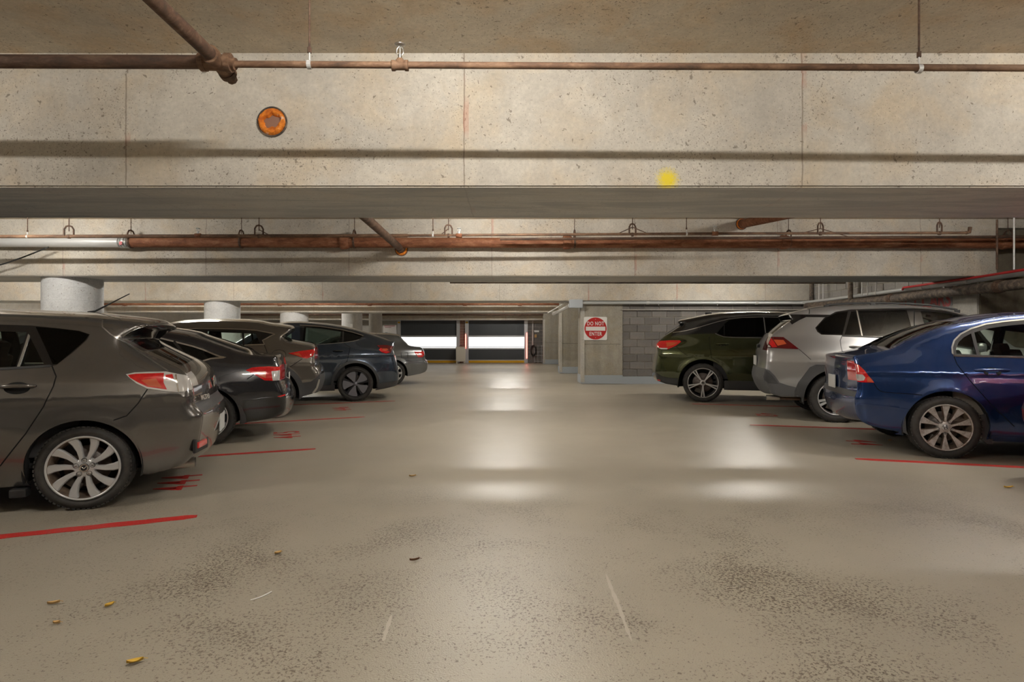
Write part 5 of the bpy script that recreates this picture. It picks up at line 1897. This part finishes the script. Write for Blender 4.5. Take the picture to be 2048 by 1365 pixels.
aero = dict(mat='rim_aero', barrel='rim_dark', lip='rim_dark', dish=.012, hub=.17, cap=.14, capmat='rim_aero', rot=.25,
            spokes=[dict(n=5, st=[(.12, .0, .05), (.3, .06, .13), (.5, .12, .23), (.7, .15, .33), (.85, .14, .38), (.95, .10, .30)], mat='rim_aero', side='rim_dark', th=.02, ch=.92, name='blade'),
                    dict(n=5, ph=.5, st=[(.12, 0, .05), (.5, .0, .10), (.95, 0, .16)], mat='rim_dark', side='rim_dark', dy=-.02, name='dark_spoke')])
c.wheels(aero, .262, .25)
hx, hz = c.px(KB, [(545, 524)])[0]
c.handle(hx, hz, .2, 'gloss_black')
c.interior(.2, 2.2, head=1.28, zf=.45, seat_z=.62)

# ---- steel grey sedan at the far left
c = Car('sedan_car', 'steel grey sedan with round-cornered red tail light, farthest along the left row', (787, 771), 15, -1, .885, .97, 'paint_steel',
        tumble=.27, wheel_r=.325, wb=2.65, arch_r=.385, rear_taper=.12, rear_x=-1.0, fillet=.05)
c.creases = [(.82, .0, .015, .03, -1.1, 3.0)]
con = c.px(KC, [(600, 1082, 'under'), (850, 1032), (955, 992, 'rear_bumper'), (988, 942), (998, 880), (996, 805), (958, 762, 'tailgate'), (942, 700), (942, 660, 'rear_light_zone'), (928, 590), (905, 515, 'deck'),
                (880, 493), (700, 472), (590, 448, 'rear_window'), (500, 360), (425, 270, 'roof'), (410, 240), (200, 213), (0, 208)], .03)
con += [(1.0, con[-1][1] + .015, 'roof')] + front_end(2.65, .88, 1.38, con[-1][1] - .03, 1.02, .78, .22)
con += [(3.05, .21, 'under'), (2.2, .20, 'under'), (.45, .20, 'under'), (-.43, .24, 'under')]
c.set_contour(con)
c.layer('rear_door', [(.30, .97), (.36, .72), (.50, .40), (.6, .28), (1.1, .28), (1.1, 1.40), (.5, 1.40)], 'paint_steel')
c.layer('front_door', [(1.1, .28), (2.0, .28), (2.08, .6), (2.0, 1.0), (1.7, 1.25), (1.1, 1.40)], 'paint_steel')
c.layer('door_window', [(.22, 1.02), (1.07, 1.01), (1.07, 1.37), (.6, 1.38), (.35, 1.30)], 'glass_tint', -.008, 'rear_door')
c.layer('front_window', [(1.13, 1.01), (1.88, 1.01), (1.6, 1.24), (1.35, 1.34), (1.13, 1.37)], 'glass_tint', -.008, 'front_door')
c.seam([(.22, 1.0), (.30, .9), (.36, .72), (.50, .40)]); c.seam([(1.1, .28), (1.1, 1.0)])
c.layer('tail_light', c.px(KC, [(718, 566), (760, 550), (830, 545), (925, 565), (930, 640), (885, 688), (800, 686), (755, 630)]), 'lens_red', .006)
c.layer('reversing_lens', c.px(KC, [(810, 600), (845, 600), (848, 635), (818, 638)]), 'lens_clear', .008, 'tail_light')
c.line('fuel_flap_gap', c.px(KC, [(442, 592), (582, 592), (578, 700), (446, 700)]), 'gap_black', .008, -.004, True)
c.seam(c.px(KC, [(540, 765), (700, 762), (940, 756)]))
c.line('bumper_crease', c.px(KC, [(600, 842), (800, 832), (980, 800)]), 'paint_steel', .03, .006)
c.arch(0); c.arch(2.65)
c.build(wrapmap=wmap(c, rear_light_zone=[(.6, 'tailgate', 'paint_steel'), (1, 'tail_light', 'lens_red')]))
c.wheels(dict(mat='rim_silver', barrel='rim_dark', dish=.015, hub=.3, cap=.14, nuts=True,
              spokes=[dict(n=8, st=[(.2, 0, .09), (.5, 0, .10), (.965, 0, .15)], th=.03)]), .232)
c.interior(.1, 2.0, head=1.18)
hx = .45
c.handle(hx, .86, .2, 'paint_steel')
FAR_SEDAN = c

# ---- blue sedan, nearest on the right
c = Car('sedan_car', 'dark blue sedan with dirty ten-spoke wheels and red and white tail light', (1893, 919), 16.5, 1, .885, .94, 'paint_blue',
        tumble=.29, wheel_r=.323, wb=2.70, arch_r=.382, rear_taper=.13, rear_x=-1.0, fillet=.055)
c.creases = [(.885, .0, .014, .028, -1.2, 3.2), (.50, -.03, .008, .02, -1.2, -.35)]
con = c.px(KE, [(800, 1050, 'under'), (580, 1012), (420, 968), (350, 925, 'rear_bumper'), (310, 860), (290, 760), (285, 660, 'shelf'), (292, 640), (312, 600, 'tailgate'), (318, 520), (312, 470, 'rear_light_zone'), (302, 390), (292, 310),
                (280, 245, 'tailgate'), (246, 192, 'deck'), (400, 165), (560, 140), (700, 112, 'rear_window')], .035)
con += c.px(KD, [(600, 595), (700, 540), (900, 455), (1100, 385), (1300, 340, 'roof'), (1400, 330), (1600, 287), (1800, 257), (2048, 238)], .035)
con += [(1.20, con[-1][1] + .012, 'roof')] + front_end(2.70, .86, 1.55, con[-1][1] - .035, 1.0, .74, .22, .25)
con += [(3.1, .20, 'under'), (2.25, .19, 'under'), (.46, .19, 'under'), (-.45, .22, 'under')]
c.set_contour(con)
ds = c.px(K8, [(1035, 415), (1060, 480), (1110, 545), (1180, 630), (1330, 800), (1520, 980)])
dtop = c.px(KD, [(1205, 690), (1200, 620), (1225, 540), (1300, 465), (1420, 403), (1600, 347), (1800, 317), (2048, 292)])
c.layer('rear_door', dtop[::-1] + ds + [(.72, .25), (1.15, .25), (1.15, 1.38)], 'paint_blue')
c.layer('front_door', [(1.15, .25), (2.15, .25), (2.2, .6), (2.1, 1.0), (1.8, 1.22), (1.15, 1.38)], 'paint_blue')
gin = c.px(KD, [(1250, 697), (1248, 640), (1278, 560), (1340, 503), (1430, 455), (1640, 398), (1850, 367), (2048, 348)])
gbot = c.px(KD, [(2048, 735), (1235, 718)])
c.layer('window_frame', dtop + [(1.12, 1.385), (1.12, .955)] + gbot, 'trim_black', .002)
c.layer('vent_window', gin[:4] + c.px(KD, [(1425, 458), (1490, 708)]), 'glass_clear', -.008, 'rear_door')
c.layer('door_window', c.px(KD, [(1462, 446), (1640, 398), (1850, 367), (2048, 348)]) + [(1.06, 1.345), (1.06, .985)] + c.px(KD, [(2048, 722), (1528, 712)]), 'glass_clear', -.008, 'rear_door')
c.layer('front_window', [(1.17, .985), (2.0, .985), (2.05, 1.0), (1.75, 1.2), (1.45, 1.31), (1.17, 1.345)], 'glass_clear', -.008, 'front_door')
c.line('window_trim', [(2.0, .955)] + c.px(KD, [(2048, 742), (1225, 722)]), 'chrome', .014, .006)
c.line('window_trim', dtop, 'chrome_dull', .014, .005)
c.seam(ds); c.seam([(1.15, .25), (1.15, .94)])
c.layer('rear_bumper', c.px(KE, [(500, 500), (535, 555), (570, 585), (620, 600), (900, 620), (1050, 630), (900, 750), (820, 1060), (400, 990), (200, 900), (200, 560), (330, 570), (385, 490)]), 'paint_blue')
c.seam(c.px(KE, [(500, 500), (535, 555), (570, 585), (620, 600), (900, 620), (1050, 632)]))
c.line('bumper_crease', c.px(KE, [(345, 737), (600, 762), (880, 805)]), 'paint_blue', .025, .006)
c.layer('tail_light', c.px(KE, [(190, 256), (262, 254), (330, 290), (380, 340), (430, 405), (475, 455), (502, 490), (380, 488), (300, 482), (228, 474), (205, 360)]), 'lens_red', .008)
c.layer('reversing_lens', c.px(KE, [(252, 402), (290, 396), (370, 398), (398, 430), (385, 465), (340, 472), (265, 462), (246, 440)]), 'lens_clear', .011, 'tail_light')
c.layer('lens_corner', c.px(KE, [(420, 425), (445, 425), (494, 484), (420, 482)]), 'lens_amber_red', .010, 'tail_light')
c.arch(0); c.arch(2.70)
c.layer('sill', [(.40, .1), (2.4, .1), (2.4, .27), (.40, .25)], 'paint_blue', .002)
c.build(wrapmap=wmap(c, rear_light_zone=[(.70, 'boot_lid', 'paint_blue'), (1, 'tail_light', 'lens_red')], tailgate=[(1, 'boot_lid', 'paint_blue')], rear_window=[(.88, 'rear_window', 'glass_clear'), (1, 'window_pillar', 'paint_blue')]))
ten = dict(mat='rim_dirty', barrel='rim_barrel_dirty', lip='rim_dirty', dish=.03, hub=.27, cap=.125, capmat='rim_silver', emblem='letter_h', nuts=True, nutr=.285, rot=.30, nutph=.0,
           spokes=[dict(n=10, st=[(.2, 0, .06), (.42, 0, .046), (.6, 0, .085), (.8, 0, .135), (.965, 0, .18)], mat='rim_dirty', side='rim_barrel_dirty', th=.035, ch=.85)])
c.wheels(ten, .238)
hx, hz = c.px(KF, [(965, 218)])[0]
c.handle(hx, hz, .30, 'paint_blue', recess=(.075, .045, -.018, 'gap_black'))
c.interior(.1, 2.1, head=1.17, trim='interior_beige', seat='seat_dark')
c.plate(rear_pt(c, 0, .78) - .012, .74)
mb = MB().tube([(-.36, c.near * (c.W - .06), .30), (-.38, c.near * (c.W - .07), .20)], .01, 6)
# splash guard ahead of the rear wheel
sg = c.px(KF, [(880, 700), (940, 690), (965, 800), (985, 900), (960, 992), (900, 985), (865, 940)])
MB().prism([(p[0], p[1]) for p in sg], c.near * (c.W - .10), c.near * (c.W - .085)).build('splash_guard', 'cladding', c.root)
sg = c.px(KE, [(880, 830), (870, 1040), (885, 1085), (820, 1050), (850, 880)])
MB().prism([(p[0], p[1]) for p in sg], c.near * (c.W - .10), c.near * (c.W - .085)).build('splash_guard', 'cladding', c.root)
CAR_BLUE = c

# ---- silver SUV
c = Car('suv_car', 'silver SUV with angular black wheel-arch cladding and roof rails', (1673, 846.7), 16, 1, .93, 1.06, 'paint_silver',
        tumble=.24, wheel_r=.364, wb=2.69, arch_r=.435, rear_taper=.15, rear_x=-.92, fillet=.06)
c.creases = [(.90, .0, .012, .05, -1.1, 3.0)]
con = c.px(KP, [(1603, 795, 'under'), (1560, 794), (1543, 789, 'lower_bumper'), (1533, 772), (1527, 756), (1530, 738, 'tailgate'), (1533, 722), (1534, 702, 'rear_light_zone'), (1537, 688), (1543, 675, 'tailgate'), (1546, 669, 'rear_window'),
                (1562, 657), (1583, 641.5, 'spoiler'), (1580, 636), (1575, 629, 'spoiler'), (1595, 623.5), (1618, 619.5, 'roof'), (1645, 615.5), (1674, 613.2), (1742, 611), (1811, 612), (1857, 615.5), (1903, 622.5), (1930, 628.5)], .035)
con += front_end(2.69, .92, con[-1][0] + .02, con[-1][1] - .01, 1.13, .93, .27)
con += [(3.12, .25, 'under'), (2.3, .24, 'under'), (.47, .24, 'under'), (-.46, .28, 'under')]
c.set_contour(con)
ds = c.px(K7, [(908, 135), (850, 350), (830, 400), (838, 460), (850, 510)])
c.layer('rear_door', ds + [(.10, .86), (.35, .70), (.50, .45), (.60, .32), (1.15, .32)] + c.px(K7, [(1475, 380), (1475, 120), (1200, 125)]), 'paint_silver')
fd0 = c.px(K7, [(1475, 120), (1475, 380)])
c.layer('front_door', fd0 + [(1.15, .32), (2.05, .32), (2.12, .7), (2.05, 1.1), (1.8, 1.33)], 'paint_silver')
frame = c.px(K7, [(612, 290), (690, 203), (790, 150), (905, 132), (1200, 124), (1475, 122), (1600, 130), (1750, 145), (1850, 165), (1950, 195)])
frb = c.px(K7, [(1340, 378), (1025, 362), (850, 356), (665, 350), (630, 325)])
c.layer('window_frame', frame + [(2.0, 1.12), (1.9, 1.085)] + frb, 'gloss_black', -.002)
c.layer('quarter_window', c.px(K7, [(624, 290), (700, 210), (800, 160), (900, 146), (850, 346), (670, 342), (640, 320)]), 'glass_privacy', -.008)
c.layer('vent_window', c.px(K7, [(925, 150), (964, 147), (1010, 352), (868, 350)]), 'glass_privacy', -.008, 'rear_door')
c.layer('door_window', c.px(K7, [(988, 142), (1408, 136), (1462, 330), (1440, 372), (1030, 358)]), 'glass_privacy', -.008, 'rear_door')
c.layer('front_window', c.px(K7, [(1530, 145), (1600, 147), (1750, 160), (1850, 180), (1925, 202)]) + [(1.95, 1.12), (1.88, 1.10)] + c.px(K7, [(1600, 385)]), 'glass_tint', -.008, 'front_door')
c.line('window_bar', c.px(K7, [(975, 142), (1020, 357)]), 'chrome', .014, .002)
c.line('window_trim', c.px(K7, [(850, 361), (1025, 367), (1340, 383)]) + [(1.9, 1.08)], 'trim_black', .02, .004)
c.line('window_trim', c.px(K7, [(905, 128), (1200, 120), (1475, 118), (1600, 126), (1750, 141), (1930, 186)]), 'chrome_dull', .012, .003)
c.seam(ds[1:]); c.seam([fd0[0], fd0[1], (1.15, .32)])
c.layer('spoiler_side', c.px(KG, [(420, 156), (860, 160), (815, 187), (590, 184), (520, 215), (440, 262), (410, 220), (435, 190)]), 'gloss_black', .003)
c.layer('roof_edge_seam', c.px(KG, [(622, 100), (632, 100), (625, 152), (616, 152)]), 'gap_black', -.004)
c.layer('rear_bumper', c.px(KG, [(515, 522), (640, 632), (560, 760), (520, 840), (560, 900), (540, 1030), (160, 1010), (140, 700), (180, 520)]), 'paint_silver')
c.seam(c.px(KG, [(515, 522), (640, 632)]))
c.layer('lower_bumper', c.px(KG, [(60, 705), (165, 728), (205, 745), (260, 800), (310, 872), (400, 902), (545, 938), (545, 1025), (180, 1008), (60, 960)]), 'cladding_grey', .006)
c.layer('bumper_corner', c.px(KG, [(165, 740), (225, 790), (300, 885), (190, 880), (140, 830)]), 'cladding', .012, 'lower_bumper')
c.layer('tail_light', c.px(KG, [(118, 425), (150, 405), (220, 390), (350, 394), (400, 430), (516, 521), (290, 511), (100, 500)]), 'lens_dark_red', .006)
c.layer('red_lens', c.px(KG, [(160, 410), (225, 398), (285, 498), (235, 503)]), 'lens_red', .009, 'tail_light')
c.layer('amber_lens', c.px(KG, [(245, 420), (350, 425), (382, 465), (290, 485)]), 'lens_amber_red', .009, 'tail_light')
c.layer('reversing_lens', c.px(KG, [(110, 440), (165, 440), (220, 500), (105, 498)]), 'lens_clear', .009, 'tail_light')
z0 = c.wr
def angarch(x, s):   # squared-off cladding
    pts = [(-.56, .10), (-.52, .22), (-.36, .46), (-.28, .50), (.28, .50), (.36, .46), (.52, .22), (.56, .10), (.56, -.25), (-.56, -.25)]
    c.layer('arch_cladding', [(x + p[0], z0 + p[1]) for p in pts], 'cladding', .012)
angarch(0, 1); angarch(2.69, 1)
c.arch(0); c.arch(2.69)
c.layer('sill_cladding', [(.42, .15), (2.3, .15), (2.3, .37), (.42, .37)], 'cladding', .008)
c.build(wrapmap=wmap(c, rear_light_zone=[(.60, 'tailgate', 'paint_silver'), (1, 'tail_light', 'lens_dark_red')], spoiler=[(1, 'spoiler', 'gloss_black')], lower_bumper=[(1, 'lower_bumper', 'cladding_grey')],
                     rear_window=[(.9, 'rear_window', 'glass_privacy'), (1, 'window_pillar', 'gloss_black')]))
twin = dict(mat='rim_silver', barrel='rim_barrel', lip='rim_silver', dish=.02, hub=.26, cap=.13, nuts=True, nutr=.2, rot=.35,
            spokes=[dict(n=5, ph=-.075, st=[(.2, 0, .05), (.5, -.01, .060), (.965, -.04, .085)], mat='rim_silver', th=.04),
                    dict(n=5, ph=.075, st=[(.2, 0, .05), (.5, .01, .060), (.965, .04, .085)], mat='rim_silver', th=.04)])
c.wheels(twin, .250, .225)
hx, hz = c.px(K7, [(985, 455)])[0]
c.handle(hx, hz, .23, 'paint_silver', recess=(.06, .035, -.006, 'chrome_dull'))
c.interior(.15, 2.05, head=1.32, zf=.5, seat_z=.70)
for sgn in (1, -1):
    rp = c.px(KP, [(1650, 611.5), (1690, 608.5), (1742, 607.5), (1811, 608.5), (1857, 612), (1910, 621)], .16)
    MB().tube([(p[0], sgn * (c.yat(p[0], p[1] - .07) - .10), p[1]) for p in rp], .016, 10).build('roof_rail', 'trim_black', c.root)
    for q in (rp[0], rp[-1], rp[2]):
        MB().box((q[0], sgn * (c.yat(q[0], q[1] - .07) - .10), q[1] - .03), (.07, .03, .06), .008).build('rail_foot', 'trim_black', c.root)
tx_, tz_ = c.px(KG, [(250, 1038)])[0]
MB().tube([(tx_ - .09, c.near * .62, tz_), (tx_ + .10, c.near * .62, tz_)], .042, 16).build('exhaust_tip', 'exhaust_steel', c.root)
MB().tube([(tx_ + .10, c.near * .62, tz_), (tx_ + .55, c.near * .60, tz_ - .01)], .03, 12).build('exhaust_pipe', 'rust_dark', c.root)
c.plate(rear_pt(c, 0, .9) - .012, .90)
wx = rear_pt(c, 0, 1.15)
MB().box((wx - .02, c.near * .1, 1.14), (.05, .05, .06), .012).build('rear_wiper', 'trim_black', c.root)

# ---- green SUV
c = Car('suv_car', 'dark olive green SUV with floating black roof pillar and split-spoke wheels', (1406, 805.6), 15, 1, .955, 1.06, 'paint_green',
        tumble=.27, wheel_r=.385, wb=2.85, arch_r=.472, rear_taper=.14, rear_x=-.96, fillet=.06)
c.creases = [(.93, -.02, .014, .05, -1.1, 3.0)]
con = c.px(K6, [(388, 1022, 'under'), (250, 1000), (150, 965, 'lower_bumper'), (122, 905), (118, 855, 'rear_bumper'), (128, 760), (152, 645, 'tailgate'), (146, 585, 'rear_light_zone'), (136, 530), (175, 484, 'tailgate'), (245, 428, 'rear_window'),
                (345, 365), (470, 285, 'spoiler'), (385, 275), (405, 250, 'roof'), (470, 240), (600, 214), (750, 184), (900, 164), (1100, 149), (1300, 144), (1600, 152)], .045)
con += [(1.55, con[-1][1] - .01, 'roof')] + front_end(2.85, .95, 1.75, con[-1][1] - .05, 1.12, .93, .27)
con += [(3.35, .26, 'under'), (2.4, .25, 'under'), (.5, .25, 'under'), (-.5, .28, 'under')]
c.set_contour(con)
ds = c.px(K6, [(840, 405), (765, 440), (765, 490), (775, 560), (785, 690)])
c.layer('rear_door', c.px(K6, [(990, 235)]) + ds + [(.30, .80), (.5, .5), (.6, .32), (1.2, .32), (1.2, 1.50)], 'paint_green')
c.layer('front_door', [(1.2, .32), (2.2, .32), (2.25, .7), (2.15, 1.1), (1.9, 1.36), (1.2, 1.50)], 'paint_green')
chrome = c.px(K6, [(330, 392), (420, 380), (500, 366), (600, 340), (700, 311), (850, 266), (990, 232), (1150, 212), (1400, 206), (1602, 210)])
c.layer('roof_side', chrome + [(2.3, 1.30), (1.9, 1.9), (-1.4, 1.9), (-1.4, 1.40)] + c.px(K6, [(300, 380)]), 'gloss_black', .0005)
c.layer('pillar_panel', chrome[:7] + c.px(K6, [(900, 330), (838, 404), (600, 408), (300, 437)]), 'gloss_black', .001)
c.layer('window_frame', c.px(K6, [(838, 404), (900, 330), (990, 236), (1150, 216), (1400, 210), (1602, 214)]) + [(1.9, 1.36), (2.0, 1.15), (1.85, 1.09)] + c.px(K6, [(1602, 455), (1320, 450), (1050, 446), (930, 438)]), 'gloss_black', -.002)
c.layer('vent_window', c.px(K6, [(856, 398), (980, 252), (936, 300), (936, 432)]), 'glass_privacy', -.008, 'rear_door')
c.layer('door_window', c.px(K6, [(944, 290), (1000, 246), (1150, 224), (1396, 218), (1420, 440), (1050, 440), (944, 433)]), 'glass_privacy', -.008, 'rear_door')
c.layer('front_window', c.px(K6, [(1425, 219), (1602, 222)]) + [(1.8, 1.36), (1.92, 1.15), (1.82, 1.11)] + c.px(K6, [(1602, 448), (1440, 444)]), 'glass_privacy', -.008, 'front_door')
c.line('window_bar', c.px(K6, [(1408, 215), (1430, 380), (1436, 445)]), 'chrome_dull', .012, .001)
c.line('window_trim', chrome, 'chrome', .014, .004)
c.line('window_trim', c.px(K6, [(836, 404), (880, 424), (930, 442), (1050, 450), (1320, 454), (1602, 458)]), 'chrome', .012, .005)
c.seam(ds[1:] + [(.30, .80)]); c.seam([(1.2, .32), (1.2, 1.06)])
c.layer('tail_light', c.px(K6, [(125, 525), (150, 505), (190, 490), (300, 484), (410, 484), (430, 500), (370, 545), (270, 592), (160, 572)]), 'lens_red', .006)
c.layer('amber_lens', c.px(K6, [(250, 510), (350, 508), (390, 512), (340, 540), (260, 560)]), 'lens_amber_red', .008, 'tail_light')
c.layer('light_extension', c.px(K6, [(415, 482), (490, 482), (488, 492), (425, 497)]), 'gloss_black', .005)
c.layer('reversing_lens', c.px(K6, [(160, 572), (270, 576), (260, 592), (190, 590)]), 'lens_clear', .008, 'tail_light')
c.seam(c.px(K6, [(370, 555), (430, 615), (500, 665)]))
c.layer('lower_bumper', c.px(K6, [(100, 850), (200, 912), (280, 928), (392, 932), (392, 1030), (150, 980), (90, 900)]), 'gloss_black', .004)
c.layer('bumper_reflector', c.px(K6, [(140, 950), (182, 953), (182, 968), (140, 965)]), 'reflector_red', .007)
c.arch(0); c.arch(2.85)
c.layer('sill_cladding', [(.40, .15), (2.5, .15), (2.5, .44), (.40, .44)], 'cladding', .004)
c.build(wrapmap=wmap(c, roof=[(1, 'roof', 'gloss_black')], rear_light_zone=[(.15, 'tailgate', 'paint_green'), (1, 'tail_light', 'lens_red')], spoiler=[(1, 'spoiler', 'gloss_black')], rear_window=[(.88, 'rear_window', 'glass_privacy'), (1, 'window_pillar', 'gloss_black')],
                     lower_bumper=[(1, 'lower_bumper', 'gloss_black')]))
split = dict(mat='rim_machined', barrel='rim_barrel', lip='rim_machined', dish=.02, hub=.2, cap=.10, capmat='rim_dark', emblem='oval', rot=.30,
             spokes=[dict(n=5, ph=-.055, st=[(.1, 0, .035), (.5, -.0, .046), (.965, -.035, .060)], mat='rim_machined', side='rim_dark', th=.05),
                     dict(n=5, ph=.055, st=[(.1, 0, .035), (.5, .0, .046), (.965, .035, .060)], mat='rim_machined', side='rim_dark', th=.05),
                     dict(n=5, ph=0, st=[(.2, 0, .05), (.6, 0, .10), (.95, 0, .15)], mat='rim_dark', side='rim_dark', dy=-.006, name='dark_web')])
c.wheels(split, .293, .235)
hx, hz = c.px(K6, [(915, 528)])[0]
c.handle(hx, hz, .26, 'paint_green', recess=(.05, .03, -.012, 'gap_black'))
c.interior(.2, 2.2, head=1.32, zf=.5, seat_z=.70)
ax, az = c.px(K6, [(750, 178)], .62)[0]
MB().box((ax, 0, az + .02), (.14, .04, .05), .012).build('shark_fin_antenna', 'trim_black', c.root)
for k_ in range(1):
    bz = con[12][1]
    MB().box((con[12][0] - .03, 0, bz - .005), (.14, 1.0, .012), .004).build('spoiler_lip', 'gloss_black', c.root)

# ---- red sedan, only the corner of its tail in the picture: same body as the blue one in red
r0 = copy_tree(CAR_BLUE.root)
r0.name = 'sedan_car'
swap = {'paint_blue': 'paint_red'}
def repaint(o):
    if o.type == 'MESH' and any(m and m.name in swap for m in o.data.materials):
        me = o.data.copy()
        for i, m in enumerate(me.materials):
            if m and m.name in swap: me.materials[i] = M[swap[m.name]]
        o.data = me
    for ch in o.children: repaint(ch)
repaint(r0)
r0.location = CAR_BLUE.root_loc + Vector((.50, -2.45, 0))
tag(r0, 'red car, only its rear corner showing past the blue sedan', 'car')
